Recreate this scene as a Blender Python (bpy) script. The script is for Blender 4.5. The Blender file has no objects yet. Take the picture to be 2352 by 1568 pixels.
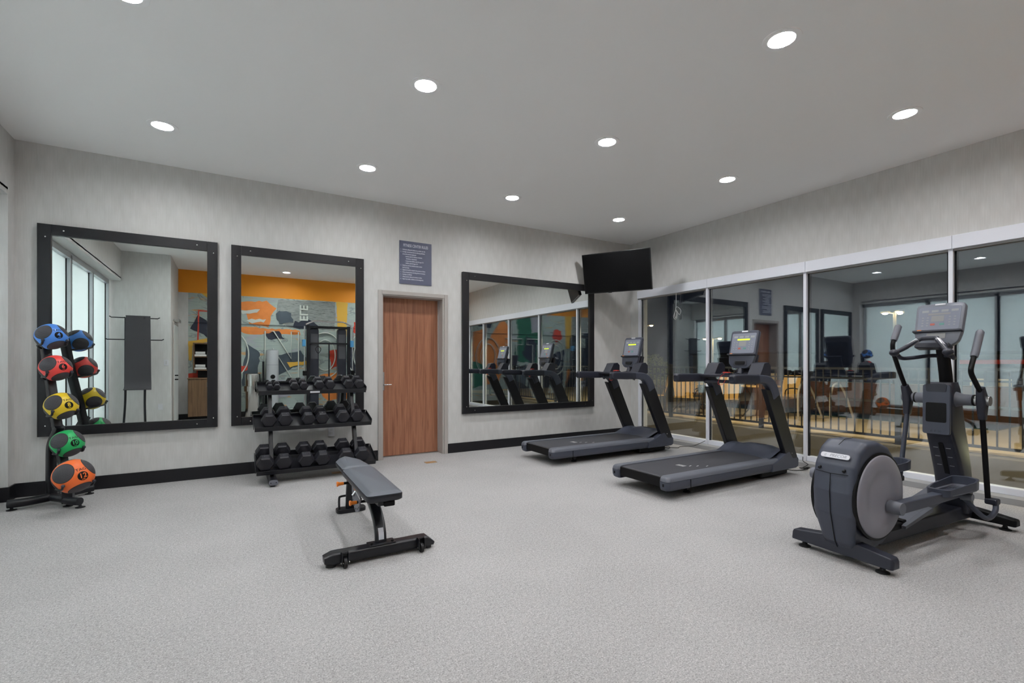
import bpy, bmesh, math, random
from mathutils import Vector, Matrix, Quaternion
random.seed(7)
PI = math.pi
SC = bpy.context.scene
COL = SC.collection

# ------------------------------------------------------------------ camera, world, exposure
cam_d = bpy.data.cameras.new('camera'); cam = bpy.data.objects.new('camera', cam_d); COL.objects.link(cam)
cam.location = (0, 0, 1.23); cam.rotation_euler = (PI/2, 0, math.radians(-30.6))
cam_d.sensor_width = 36; cam_d.lens = 36*1097/2352; cam_d.shift_y = 51/2352; cam_d.clip_start = .02; cam_d.clip_end = 300
SC.camera = cam
SC.view_settings.view_transform = 'Standard'; SC.view_settings.look = 'None'
SC.view_settings.gamma = 1; SC.view_settings.exposure = 0.31; SC.view_settings.use_curve_mapping = False
LAMP = 235.0          # radiance of the recessed ceiling lamps
w = bpy.data.worlds.new('night_sky'); SC.world = w; w.use_nodes = True
w.node_tree.nodes['Background'].inputs[0].default_value = (.010, .012, .020, 1)
w.node_tree.nodes['Background'].inputs[1].default_value = .5
SC.cycles.use_denoising = True
SC.cycles.max_bounces = 9; SC.cycles.glossy_bounces = 6; SC.cycles.transparent_max_bounces = 12; SC.cycles.use_adaptive_sampling = True; SC.cycles.adaptive_threshold = .07
SC.cycles.diffuse_bounces = 4; SC.cycles.sample_clamp_indirect = 8; SC.cycles.caustics_reflective = True

# ------------------------------------------------------------------ materials
def lin(c): return tuple(((v/255)/12.92 if v/255 <= .04045 else ((v/255+.055)/1.055)**2.4) for v in c)
MATS = {}
def mat(name, rgb, rough=.5, metal=0., spec=.5, bump=None, var=None, emit=None, coat=0):
    m = bpy.data.materials.new(name); m.use_nodes = True; nt = m.node_tree; b = nt.nodes['Principled BSDF']
    c = lin(rgb)
    b.inputs['Base Color'].default_value = (*c, 1); b.inputs['Roughness'].default_value = rough
    b.inputs['Metallic'].default_value = metal; b.inputs['Specular IOR Level'].default_value = spec
    if coat: b.inputs['Coat Weight'].default_value = coat
    tc = nt.nodes.new('ShaderNodeTexCoord')
    if var:   # (scale, amount)
        n = nt.nodes.new('ShaderNodeTexNoise'); n.inputs['Scale'].default_value = var[0]; n.inputs['Detail'].default_value = 4
        nt.links.new(tc.outputs['Object'], n.inputs['Vector'])
        mx = nt.nodes.new('ShaderNodeMix'); mx.data_type = 'RGBA'
        mx.inputs[6].default_value = (*[v*(1-var[1]) for v in c], 1); mx.inputs[7].default_value = (*[min(1, v*(1+var[1])) for v in c], 1)
        nt.links.new(n.outputs['Fac'], mx.inputs[0]); nt.links.new(mx.outputs[2], b.inputs['Base Color'])
    if bump:  # (scale, strength)
        n2 = nt.nodes.new('ShaderNodeTexNoise'); n2.inputs['Scale'].default_value = bump[0]; n2.inputs['Detail'].default_value = 3
        nt.links.new(tc.outputs['Object'], n2.inputs['Vector'])
        bp = nt.nodes.new('ShaderNodeBump'); bp.inputs['Strength'].default_value = bump[1]; bp.inputs['Distance'].default_value = .002
        nt.links.new(n2.outputs['Fac'], bp.inputs['Height']); nt.links.new(bp.outputs[0], b.inputs['Normal'])
    if emit:
        b.inputs['Emission Color'].default_value = (*lin(emit[0]), 1); b.inputs['Emission Strength'].default_value = emit[1]
    MATS[name] = m
    return m
def nodes_of(m): return m.node_tree, m.node_tree.nodes['Principled BSDF']
def ramp(nt, src, stops, interp='LINEAR'):
    r = nt.nodes.new('ShaderNodeValToRGB'); r.color_ramp.interpolation = interp
    el = r.color_ramp.elements
    while len(el) > len(stops): el.remove(el[-1])
    while len(el) < len(stops): el.new(.5)
    for e, (p, c) in zip(el, stops):
        e.position = p; e.color = (*c, 1) if len(c) == 3 else c
    nt.links.new(src, r.inputs[0]); return r
def noise(nt, scale_vec, scale=1, detail=4, rough=.5, coord='Object', dist=0):
    tc = nt.nodes.new('ShaderNodeTexCoord'); mp = nt.nodes.new('ShaderNodeMapping'); mp.inputs['Scale'].default_value = scale_vec
    nt.links.new(tc.outputs[coord], mp.inputs[0])
    n = nt.nodes.new('ShaderNodeTexNoise'); n.inputs['Scale'].default_value = scale; n.inputs['Detail'].default_value = detail
    n.inputs['Roughness'].default_value = rough; n.inputs['Distortion'].default_value = dist
    nt.links.new(mp.outputs[0], n.inputs['Vector']); return n
def mixc(nt, fac, a, b, mode='MIX'):
    mx = nt.nodes.new('ShaderNodeMix'); mx.data_type = 'RGBA'; mx.blend_type = mode
    for s, v in ((0, fac), (6, a), (7, b)):
        if isinstance(v, (int, float)): mx.inputs[s].default_value = v
        elif isinstance(v, tuple): mx.inputs[s].default_value = (*v[:3], 1)
        else: nt.links.new(v, mx.inputs[s])
    return mx.outputs[2]
def mth(nt, op, a, b=None, c=None):
    n = nt.nodes.new('ShaderNodeMath'); n.operation = op
    for i, v in enumerate((a, b, c)):
        if v is None: continue
        if isinstance(v, (int, float)): n.inputs[i].default_value = v
        else: nt.links.new(v, n.inputs[i])
    return n.outputs[0]

def wallpaper():
    m = mat('wallpaper', (204, 202, 198), .75); nt, b = nodes_of(m)
    n1 = noise(nt, (90, 90, 5), 1, 5, .65); n2 = noise(nt, (7, 7, 2.2), 1, 2)
    tc = nt.nodes.new('ShaderNodeTexCoord'); sp = nt.nodes.new('ShaderNodeSeparateXYZ'); nt.links.new(tc.outputs['Object'], sp.inputs[0])
    u = mth(nt, 'ADD', sp.outputs[0], sp.outputs[1])
    d1 = mth(nt, 'PINGPONG', mth(nt, 'ADD', mth(nt, 'MULTIPLY', u, 7.0), mth(nt, 'MULTIPLY', sp.outputs[2], 3.2)), .5)
    d2 = mth(nt, 'PINGPONG', mth(nt, 'SUBTRACT', mth(nt, 'MULTIPLY', u, 7.0), mth(nt, 'MULTIPLY', sp.outputs[2], 3.2)), .5)
    dia = mth(nt, 'MULTIPLY', d1, d2)
    c1 = ramp(nt, n1.outputs['Fac'], [(.3, lin((199, 198, 195))), (.7, lin((219, 218, 216)))])
    c = mixc(nt, .35, c1.outputs[0], ramp(nt, dia, [(0, lin((197, 196, 193))), (.25, lin((217, 216, 214)))]).outputs[0])
    c = mixc(nt, .25, c, ramp(nt, n2.outputs['Fac'], [(.3, lin((199, 198, 195))), (.7, lin((217, 216, 214)))]).outputs[0])
    nt.links.new(c, b.inputs['Base Color']); b.inputs['Specular IOR Level'].default_value = .25
wallpaper()
def carpet():
    m = mat('speckled_floor', (165, 160, 157), .85, spec=.25); nt, b = nodes_of(m)
    n1 = noise(nt, (1, 1, 1), 150, 3, .7); n2 = noise(nt, (1, 1, 1), 55, 3, .6); n3 = noise(nt, (1, 1, 1), 1.2, 3, .6)
    c1 = ramp(nt, n1.outputs['Fac'], [(.36, lin((108, 106, 105))), (.46, lin((160, 158, 157))), (.58, lin((178, 176, 175))), (.68, lin((232, 231, 230)))])
    c = mixc(nt, .3, c1.outputs[0], ramp(nt, n2.outputs['Fac'], [(.35, lin((136, 134, 132))), (.65, lin((198, 196, 195)))]).outputs[0])
    c = mixc(nt, .12, c, ramp(nt, n3.outputs['Fac'], [(.35, lin((154, 152, 150))), (.65, lin((206, 204, 203)))]).outputs[0])
    nt.links.new(c, b.inputs['Base Color'])
    bp = nt.nodes.new('ShaderNodeBump'); bp.inputs['Strength'].default_value = .35; bp.inputs['Distance'].default_value = .003
    nt.links.new(n1.outputs['Fac'], bp.inputs['Height']); nt.links.new(bp.outputs[0], b.inputs['Normal'])
carpet()
def wood(name, dark, mid, light, sc=(26, 26, 1.1), rough=.38):
    m = mat(name, mid, rough); nt, b = nodes_of(m)
    n1 = noise(nt, sc, 1, 6, .65, dist=.6); n2 = noise(nt, (sc[0]*5, sc[1]*5, 1.5), 1, 3)
    c1 = ramp(nt, n1.outputs['Fac'], [(.3, lin(dark)), (.45, lin(mid)), (.56, lin(light)), (.7, lin(mid))])
    c = mixc(nt, .35, c1.outputs[0], ramp(nt, n2.outputs['Fac'], [(.35, lin(dark)), (.65, lin(light))]).outputs[0])
    nt.links.new(c, b.inputs['Base Color'])
wood('walnut_laminate', (112, 70, 50), (154, 100, 74), (178, 124, 95))
wood('cabinet_wood', (74, 54, 38), (108, 82, 58), (134, 104, 74))
def mirror_mat():
    m = mat('mirror_silver', (232, 238, 234), .0, 1.0); nt, b = nodes_of(m)
    b.inputs['Base Color'].default_value = (.80, .84, .82, 1)
mirror_mat()
def glass_mat():
    m = bpy.data.materials.new('window_glass'); m.use_nodes = True; nt = m.node_tree; nt.nodes.clear()
    o = nt.nodes.new('ShaderNodeOutputMaterial'); mx = nt.nodes.new('ShaderNodeMixShader')
    t = nt.nodes.new('ShaderNodeBsdfTransparent'); t.inputs[0].default_value = (.90, .93, .92, 1)
    g = nt.nodes.new('ShaderNodeBsdfGlossy'); g.inputs['Roughness'].default_value = 0; g.inputs[0].default_value = (.9, .95, 1, 1)
    ge = nt.nodes.new('ShaderNodeNewGeometry'); d = nt.nodes.new('ShaderNodeVectorMath'); d.operation = 'DOT_PRODUCT'
    nt.links.new(ge.outputs['Incoming'], d.inputs[0]); nt.links.new(ge.outputs['Normal'], d.inputs[1])
    c = mth(nt, 'SUBTRACT', 1, mth(nt, 'ABSOLUTE', d.outputs['Value']))
    f = mth(nt, 'ADD', .20, mth(nt, 'MULTIPLY', .80, mth(nt, 'POWER', c, 5)))
    nt.links.new(f, mx.inputs[0]); nt.links.new(t.outputs[0], mx.inputs[1]); nt.links.new(g.outputs[0], mx.inputs[2])
    nt.links.new(mx.outputs[0], o.inputs[0]); MATS['window_glass'] = m
glass_mat()
mat('ceiling_paint', (248, 247, 246), .8, spec=.2)
m_ = mat('frosted_shade', (246, 251, 250), .45, spec=.4)
def frosted():
    nt, b = nodes_of(m_); o = [n for n in nt.nodes if n.type == 'OUTPUT_MATERIAL'][0]
    tr = nt.nodes.new('ShaderNodeBsdfTranslucent'); tr.inputs[0].default_value = (.87, .93, .94, 1)
    mx = nt.nodes.new('ShaderNodeMixShader'); mx.inputs[0].default_value = .38
    nt.links.new(b.outputs[0], mx.inputs[1]); nt.links.new(tr.outputs[0], mx.inputs[2]); nt.links.new(mx.outputs[0], o.inputs[0])
frosted()
mat('shade_lower', (206, 210, 216), .45, spec=.4)
mat('black_frame', (10, 10, 17), .45, bump=(240, .1))
mat('black_base', (15, 15, 21), .45, var=(9, .3))
mat('door_frame_paint', (176, 170, 165), .5)
mat('white_metal', (232, 234, 242), .35)
mat('anodized', (196, 198, 202), .3, .6)
mat('dark_gasket', (18, 18, 22), .6)
mat('sill_grey', (158, 158, 158), .5, var=(5, .08))
mat('steel', (205, 203, 200), .22, 1.0)
mat('brushed_steel', (190, 190, 190), .35, 1.0)
mat('chrome', (225, 225, 228), .12, 1.0)
mat('black_metal', (19, 20, 26), .36, spec=.5, bump=(300, .05))
mat('satin_black', (9, 9, 11), .5, spec=.25)
mat('rubber_black', (24, 24, 27), .62, bump=(120, .15))
mat('hex_rubber', (30, 30, 37), .5, bump=(140, .12))
mat('emboss_grey', (78, 78, 84), .5)
mat('plastic_charcoal', (66, 70, 83), .42, bump=(420, .06))
mat('plastic_grey', (106, 108, 117), .45, bump=(420, .06))
mat('plastic_dark', (41, 43, 54), .4, bump=(420, .05))
mat('disc_grey', (146, 144, 153), .42)
mat('console_face', (118, 121, 132), .3)
mat('console_panel', (134, 138, 152), .25)
mat('console_mark', (150, 152, 156), .4)
mat('lcd_grey', (140, 140, 140), .3)
mat('lcd_lit', (180, 200, 60), .4, emit=((200, 215, 40), .9))
mat('button_red', (178, 92, 80), .5)
mat('button_green', (86, 140, 130), .5)
mat('badge_silver', (214, 214, 220), .3, .3)
mat('badge_text', (140, 142, 152), .4)
mat('print_white', (205, 205, 205), .5)
mat('treadmill_belt', (62, 62, 67), .6, bump=(500, .15), var=(3, .12))
mat('foot_pad_grey', (98, 101, 110), .5)
mat('orange_plastic', (240, 132, 40), .4)
mat('red_cord', (220, 60, 40), .5)
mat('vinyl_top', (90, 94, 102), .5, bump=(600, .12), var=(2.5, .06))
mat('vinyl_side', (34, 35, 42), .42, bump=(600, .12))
mat('label_white', (196, 198, 205), .5)
mat('label_red', (190, 80, 60), .5)
mat('label_yellow', (225, 205, 60), .5)
mat('screen_black', (5, 5, 6), .55, spec=.15)
mat('tv_bezel', (14, 14, 16), .3)
mat('sign_slate', (92, 96, 118), .4)
mat('sign_text', (206, 208, 220), .5)
mat('outlet_white', (212, 212, 216), .4)
mat('brass_plate', (178, 142, 100), .4, .2)
mat('orange_paint', (236, 148, 24), .6, var=(1.2, .05))
mat('towel_white', (228, 228, 226), .9, bump=(160, .4))
mat('cream_plastic', (186, 190, 194), .45)
mat('blue_plastic', (80, 150, 200), .4)
mat('cord_black', (16, 16, 18), .5)
mat('white_cable', (200, 200, 200), .5)
mat('lamp_trim', (250, 250, 250), .6)
mat('lamp_lens', (255, 255, 255), .5, emit=((250, 251, 253), LAMP))
mat('added_backlight_lens', (255, 255, 255), .5, emit=((246, 249, 252), 200))  # glow of the lamps added behind the frosted windows
mat('medicine_dark', (62, 60, 64), .6)
# outdoors
mat('asphalt', (34, 33, 32), .8, var=(3, .3))
mat('curb_concrete', (84, 78, 68), .8, var=(4, .15))
mat('deck_concrete', (186, 166, 130), .8, var=(1.3, .12))
mat('fence_black', (14, 14, 15), .5)
mat('water', (18, 52, 50), .05, spec=.8)
mat('tan_mesh', (196, 156, 92), .7)
mat('bronze_metal', (70, 56, 44), .4, .5)
mat('brick', (128, 82, 46), .8, var=(12, .3))
mat('leaf_green', (120, 128, 52), .7, var=(6, .4))
mat('bark', (60, 48, 38), .8)
mat('pole_grey', (150, 140, 125), .5)
mat('pole_dark', (46, 42, 38), .6)
mat('lamp_warm', (255, 240, 200), .5, emit=((255, 226, 170), 420))
mat('bollard_lit', (255, 250, 200), .5, emit=((255, 248, 200), 60))
mat('stucco', (96, 88, 78), .8)
mat('lit_window', (250, 220, 160), .5, emit=((255, 214, 150), .2))
mat('neon_red', (230, 60, 40), .5, emit=((255, 70, 40), .12))
# mural
mat('m_pale', (172, 186, 180), .6); mat('m_orange', (238, 140, 66), .6, var=(7, .25)); mat('m_yellow', (226, 178, 70), .6)
mat('m_slate', (76, 88, 98), .6, var=(5, .3)); mat('m_navy', (44, 50, 66), .6); mat('m_green', (42, 110, 84), .6, var=(4, .4))
mat('m_lilac', (176, 174, 186), .6); mat('m_red', (206, 66, 44), .6); mat('m_cream', (214, 220, 212), .6)
def mural_base():
    m = MATS['m_pale']; nt, b = nodes_of(m)
    a = noise(nt, (2.2, 1, 3.4), 1, 6, .62, dist=.8); z = noise(nt, (1.1, 1, 6.5), 1, 5, .7, dist=.5); k = noise(nt, (3, 1, 34), 1, 4, .7)
    c = ramp(nt, a.outputs['Fac'], [(.36, lin((176, 176, 186))), (.45, lin((168, 184, 178))), (.56, lin((176, 190, 182))), (.60, lin((120, 134, 136))), (.66, lin((182, 194, 186)))]).outputs[0]
    msk = ramp(nt, z.outputs['Fac'], [(.60, (0, 0, 0)), (.62, (1, 1, 1))]).outputs[0]
    c = mixc(nt, msk, c, lin((214, 160, 90)))
    msk2 = ramp(nt, z.outputs['Fac'], [(.30, (1, 1, 1)), (.32, (0, 0, 0))]).outputs[0]
    c = mixc(nt, msk2, c, lin((92, 104, 112)))
    c = mixc(nt, .25, c, ramp(nt, k.outputs['Fac'], [(.4, lin((150, 160, 158))), (.6, lin((190, 200, 194)))]).outputs[0])
    nt.links.new(c, b.inputs['Base Color'])
mural_base()
def plank_print():
    m = mat('m_plank', (140, 144, 142), .6); nt, b = nodes_of(m)
    k = noise(nt, (5, 1, 70), 1, 5, .75, dist=1.2)
    c = ramp(nt, k.outputs['Fac'], [(.38, lin((74, 78, 80))), (.46, lin((140, 146, 144))), (.7, lin((168, 174, 170)))]).outputs[0]
    nt.links.new(c, b.inputs['Base Color'])
plank_print()
# medicine balls: coloured skin with six dark ribbed patches around the number
NUM = Vector((0, -1, 0)); UPV = Vector((0, 0, 1)); SIDE = Vector((1, 0, 0))
CAPS = []
for ang in (270, 30, 150):
    a = math.radians(ang); t = math.radians(61)
    v = NUM*math.cos(t) + (SIDE*math.cos(a) + UPV*math.sin(a))*math.sin(t)
    CAPS += [v, -v]
def ball_mat(name, rgb):
    m = mat(name, rgb, .38); nt, b = nodes_of(m)
    tc = nt.nodes.new('ShaderNodeTexCoord'); nrm = nt.nodes.new('ShaderNodeVectorMath'); nrm.operation = 'NORMALIZE'
    nt.links.new(tc.outputs['Object'], nrm.inputs[0]); best = None
    for v in CAPS:
        d = nt.nodes.new('ShaderNodeVectorMath'); d.operation = 'DOT_PRODUCT'; d.inputs[1].default_value = v
        nt.links.new(nrm.outputs[0], d.inputs[0])
        best = d.outputs['Value'] if best is None else mth(nt, 'MAXIMUM', best, d.outputs['Value'])
    msk = ramp(nt, best, [(.818, (0, 0, 0)), (.825, (1, 1, 1))]).outputs[0]
    edge = ramp(nt, best, [(.811, (0, 0, 0)), (.818, (1, 1, 1)), (.832, (1, 1, 1)), (.838, (0, 0, 0))]).outputs[0]
    c = mixc(nt, msk, lin(rgb), lin((66, 63, 68))); c = mixc(nt, edge, c, lin((20, 18, 22)))
    nt.links.new(c, b.inputs['Base Color'])
    nt.links.new(mth(nt, 'ADD', mth(nt, 'MULTIPLY', msk, .22), .36), b.inputs['Roughness'])
    wv = nt.nodes.new('ShaderNodeTexWave'); wv.bands_direction = 'Z'; wv.inputs['Scale'].default_value = 48; wv.inputs['Distortion'].default_value = 1.2
    nt.links.new(tc.outputs['Object'], wv.inputs['Vector'])
    bp = nt.nodes.new('ShaderNodeBump'); bp.inputs['Distance'].default_value = .0025; bp.inputs['Strength'].default_value = .6
    nt.links.new(mth(nt, 'MULTIPLY', wv.outputs['Fac'], msk), bp.inputs['Height']); nt.links.new(bp.outputs[0], b.inputs['Normal'])
    return m
M = MATS

# ------------------------------------------------------------------ mesh helpers
def rpoly(pts, r, seg=5):
    """round the corners of a closed 2-D polygon; r a number or one per corner"""
    out = []; n = len(pts)
    for i in range(n):
        p0, p, p1 = Vector(pts[i-1]), Vector(pts[i]), Vector(pts[(i+1) % n])
        rr = r[i] if isinstance(r, (list, tuple)) else r
        a, b = (p0-p), (p1-p); la, lb = a.length, b.length
        if rr <= 0 or la < 1e-6 or lb < 1e-6: out.append(tuple(p)); continue
        a.normalize(); b.normalize()
        ang = math.acos(max(-1, min(1, a.dot(b))))
        if ang > PI-.03: out.append(tuple(p)); continue
        d = min(rr/math.tan(ang/2), la*.49, lb*.49)
        s, e = p+a*d, p+b*d
        for k in range(seg+1):
            t = k/seg
            out.append(tuple(s*(1-t)**2 + p*2*t*(1-t) + e*t*t))
    return out
def smooth_path(pts, n=6):
    """Catmull-Rom through the points"""
    P = [Vector(p) for p in pts]; out = []
    for i in range(len(P)-1):
        p0 = P[i-1] if i > 0 else P[0]*2-P[1]; p1 = P[i]; p2 = P[i+1]; p3 = P[i+2] if i+2 < len(P) else P[-1]*2-P[-2]
        for k in range(n):
            t = k/n
            out.append(.5*((2*p1)+(-p0+p2)*t+(2*p0-5*p1+4*p2-p3)*t*t+(-p0+3*p1-3*p2+p3)*t**3))
    out.append(P[-1]); return out
class G:
    def __init__(s): s.bm = bmesh.new()
    def ring_faces(s, rings, closed=True, caps=True):
        bm = s.bm; R = [[bm.verts.new(p) for p in r] for r in rings]; n = len(R[0])
        for a, b in zip(R, R[1:]):
            for i in range(n if closed else n-1):
                j = (i+1) % n
                bm.faces.new((a[i], a[j], b[j], b[i]))
        if caps and closed:
            bm.faces.new(list(reversed(R[0]))); bm.faces.new(R[-1])
        return s
    def box(s, x0, x1, y0, y1, z0, z1):
        return s.ring_faces([[(x0, y0, z), (x1, y0, z), (x1, y1, z), (x0, y1, z)] for z in (z0, z1)])
    def obox(s, c, sx, sy, sz, rot=None):
        Mx = Matrix.Translation(Vector(c)) @ (rot if rot is not None else Matrix.Identity(4))
        return s.ring_faces([[tuple(Mx @ Vector(p)) for p in ((-sx/2, -sy/2, z), (sx/2, -sy/2, z), (sx/2, sy/2, z), (-sx/2, sy/2, z))] for z in (-sz/2, sz/2)])
    def prism(s, pts, axis, a, b, inset=None):
        f = {'x': lambda p, t: (t, p[0], p[1]), 'y': lambda p, t: (p[0], t, p[1]), 'z': lambda p, t: (p[0], p[1], t)}[axis]
        return s.ring_faces([[f(p, t) for p in pts] for t in (a, b)])
    def plate(s, pts, mtx, th):
        """2-D outline in (u,v), extruded th along local w, placed by matrix mtx"""
        return s.ring_faces([[tuple(mtx @ Vector((p[0], p[1], t))) for p in pts] for t in (0, th)])
    def tube(s, pts, r, n=12, closed_path=False):
        P = [Vector(p) for p in pts]; rings = []; prev = None
        for i, p in enumerate(P):
            if closed_path: t = P[(i+1) % len(P)]-P[i-1]
            else: t = (P[min(i+1, len(P)-1)]-P[max(i-1, 0)])
            t.normalize()
            if prev is None:
                a = Vector((0, 0, 1)) if abs(t.z) < .9 else Vector((1, 0, 0))
                nrm = a-t*a.dot(t)
            else: nrm = prev-t*prev.dot(t)
            nrm.normalize(); prev = nrm; bn = t.cross(nrm)
            rr = r[i] if isinstance(r, (list, tuple)) else r
            rings.append([tuple(p+nrm*math.cos(2*PI*k/n)*rr+bn*math.sin(2*PI*k/n)*rr) for k in range(n)])
        if closed_path: return s.ring_faces(rings+[rings[0]], caps=False)
        return s.ring_faces(rings)
    def cyl(s, p0, p1, r0, r1=None, n=20): return s.tube([p0, p1], [r0, r0 if r1 is None else r1], n)
    def sweep(s, pts, sec, side=(0, 1, 0), scale=None):
        P = [Vector(p) for p in pts]; S = Vector(side).normalized(); rings = []
        for i, p in enumerate(P):
            t = (P[min(i+1, len(P)-1)]-P[max(i-1, 0)]).normalized()
            up = t.cross(S); up.normalize(); k = scale[i] if scale else 1
            if not isinstance(k, (tuple, list)): k = (k, k)
            rings.append([tuple(p+S*a*k[0]+up*b*k[1]) for a, b in sec])
        return s.ring_faces(rings)
    def lathe(s, prof, c=(0, 0, 0), n=28, mtx=None):
        mt = mtx if mtx is not None else Matrix.Translation(Vector(c))
        return s.ring_faces([[tuple(mt @ Vector((r*math.cos(2*PI*k/n), r*math.sin(2*PI*k/n), z))) for k in range(n)] for r, z in prof])
    def sph(s, c, r, n=24, m=14):
        if not isinstance(r, (tuple, list)): r = (r, r, r)
        rings = []
        for i in range(1, m):
            ph = PI*i/m-PI/2
            rings.append([(c[0]+r[0]*math.cos(ph)*math.cos(2*PI*k/n), c[1]+r[1]*math.cos(ph)*math.sin(2*PI*k/n), c[2]+r[2]*math.sin(ph)) for k in range(n)])
        bm = s.bm; R = [[bm.verts.new(p) for p in q] for q in rings]
        b = bm.verts.new((c[0], c[1], c[2]-r[2])); t = bm.verts.new((c[0], c[1], c[2]+r[2]))
        for a, d in zip(R, R[1:]):
            for i in range(n): j = (i+1) % n; bm.faces.new((a[i], a[j], d[j], d[i]))
        for i in range(n):
            j = (i+1) % n; bm.faces.new((b, R[0][j], R[0][i])); bm.faces.new((t, R[-1][i], R[-1][j]))
        return s
    def quad(s, *p): s.bm.faces.new([s.bm.verts.new(q) for q in p]); return s
    def build(s, name, m, parent=None, bevel=0, smooth=True, seg=2, loc=None, rot=None, sharp=38):
        bmesh.ops.recalc_face_normals(s.bm, faces=s.bm.faces)
        me = bpy.data.meshes.new(name); s.bm.to_mesh(me); s.bm.free()
        me.materials.append(m)
        if smooth:
            me.polygons.foreach_set('use_smooth', [True]*len(me.polygons)); me.set_sharp_from_angle(angle=math.radians(sharp))
        o = bpy.data.objects.new(name, me); COL.objects.link(o)
        if bevel:
            b = o.modifiers.new('bevel', 'BEVEL'); b.width = bevel; b.segments = seg; b.limit_method = 'ANGLE'; b.angle_limit = math.radians(35); b.harden_normals = True
        if parent is not None: o.parent = parent
        if loc: o.location = loc
        if rot: o.rotation_euler = rot
        return o
def tag(o, label, cat, group=None, kind=None):
    if label: o['label'] = label
    if cat: o['category'] = cat
    if group: o['group'] = group
    if kind: o['kind'] = kind
    return o
def thing(name, label, cat, loc=(0, 0, 0), rz=0, group=None):
    o = bpy.data.objects.new(name, None); COL.objects.link(o); o.location = loc; o.rotation_euler = (0, 0, rz)
    o.empty_display_size = .05
    return tag(o, label, cat, group)
def struct(o, label=None):
    o['kind'] = 'structure'
    if label: o['label'] = label
    return o
def children(o): return [c for c in bpy.data.objects if c.parent == o]
def dup(o, parent=None):
    c = o.copy(); COL.objects.link(c); c.parent = parent
    for k in children(o):
        if k is not c: dup(k, c)
    return c
def text_mesh(body, size, ex=.0005, align='CENTER', xs=1.0, shear=0, bold=0):
    cu = bpy.data.curves.new('txt', 'FONT'); cu.body = body; cu.size = size; cu.extrude = ex; cu.align_x = align; cu.align_y = 'CENTER'
    cu.shear = shear; cu.offset = bold; cu.resolution_u = 4
    o = bpy.data.objects.new('txt', cu); COL.objects.link(o)
    me = bpy.data.meshes.new_from_object(o); bpy.data.objects.remove(o); bpy.data.curves.remove(cu)
    for v in me.vertices: v.co.x *= xs
    return me
def text_obj(name, me, m, parent, mtx):
    me.transform(mtx); me.materials.clear(); me.materials.append(m)
    o = bpy.data.objects.new(name, me); COL.objects.link(o); o.parent = parent; return o
def frame_mtx(o, u, v):
    """matrix with local x=u, y=v, z=u x v at origin o"""
    u = Vector(u).normalized(); v = Vector(v); v = (v-u*v.dot(u)).normalized(); w_ = u.cross(v)
    return Matrix.Translation(Vector(o)) @ Matrix((u, v, w_)).transposed().to_4x4()

# ================================================================== ROOM
W, D, C, XL, YR = 6.00, 6.10, 3.29, -1.70, -.48
GX = 6.05   # glass plane of the window wall
struct(G().box(-2.2, 6.25, YR-.2, D+.2, -.12, 0).build('floor', M['speckled_floor']))
LIGHTS = []
for j, (y, rn) in enumerate(((5.10, 'in the row nearest the mirror wall'), (3.37, 'in the second row out from the mirror wall'), (1.74, 'in the third row out from the mirror wall'), (.27, 'in the row nearest the painted mural wall'))):
    for i, (x, cn) in enumerate(((-.50, 'leftmost'), (1.25, 'second from the left'), (3.02, 'third from the left'), (4.79, 'rightmost'))):
        if j == 3 and i == 0: continue
        if j == 3 and i == 1: x = 1.11
        yy = 1.86 if (j == 2 and i < 2) else y
        if j == 3: cn = {1: 'leftmost', 2: 'middle one', 3: 'rightmost'}[i]
        LIGHTS.append((x, yy, 'recessed ceiling light, %s, %s' % (cn, rn)))
HS = .079
xs_ = sorted({-3.3+1.1, 6.25} | {v for l in LIGHTS for v in (l[0]-HS, l[0]+HS)}); ys_ = sorted({YR-.2, D+.2} | {v for l in LIGHTS for v in (l[1]-HS, l[1]+HS)})
g = G()
for xa, xb in zip(xs_, xs_[1:]):
    run = None
    for ya, yb in zip(ys_, ys_[1:]):
        cx_, cy_ = (xa+xb)/2, (ya+yb)/2
        hole = any(abs(cx_-l[0]) < HS and abs(cy_-l[1]) < HS for l in LIGHTS)
        if hole:
            if run: g.box(xa, xb, run[0], run[1], C, C+.12)
            run = None
        else: run = (run[0], yb) if run else (ya, yb)
    if run: g.box(xa, xb, run[0], run[1], C, C+.12)
struct(g.build('ceiling', M['ceiling_paint'], smooth=False))
g = G(); g.box(XL-.3, 1.669, D, D+.22, 0, C).box(2.528, W+.22, D, D+.22, 0, C).box(1.669, 2.528, D, D+.22, 2.125, C)
struct(g.build('wall_back', M['wallpaper']))
g = G(); g.box(W, W+.22, YR, D, 2.462, C); g.box(W, W+.22, 5.92, D, 0, 2.462)
struct(g.build('wall_right', M['wallpaper']))
g = G(); g.box(XL-.3, XL, 1.05, D, 2.78, C); g.box(XL-.3, XL, 5.95, D, 0, 2.78)
struct(g.build('wall_left', M['wallpaper']))
g = G(); g.box(XL-.3, -.96, YR-.2, 1.05, 0, C)
struct(g.build('wall_alcove', M['wallpaper']))
g = G(); g.box(-.96, W+.04, YR-.2, YR, 0, C)
struct(g.build('wall_front', M['wallpaper']))
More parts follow.
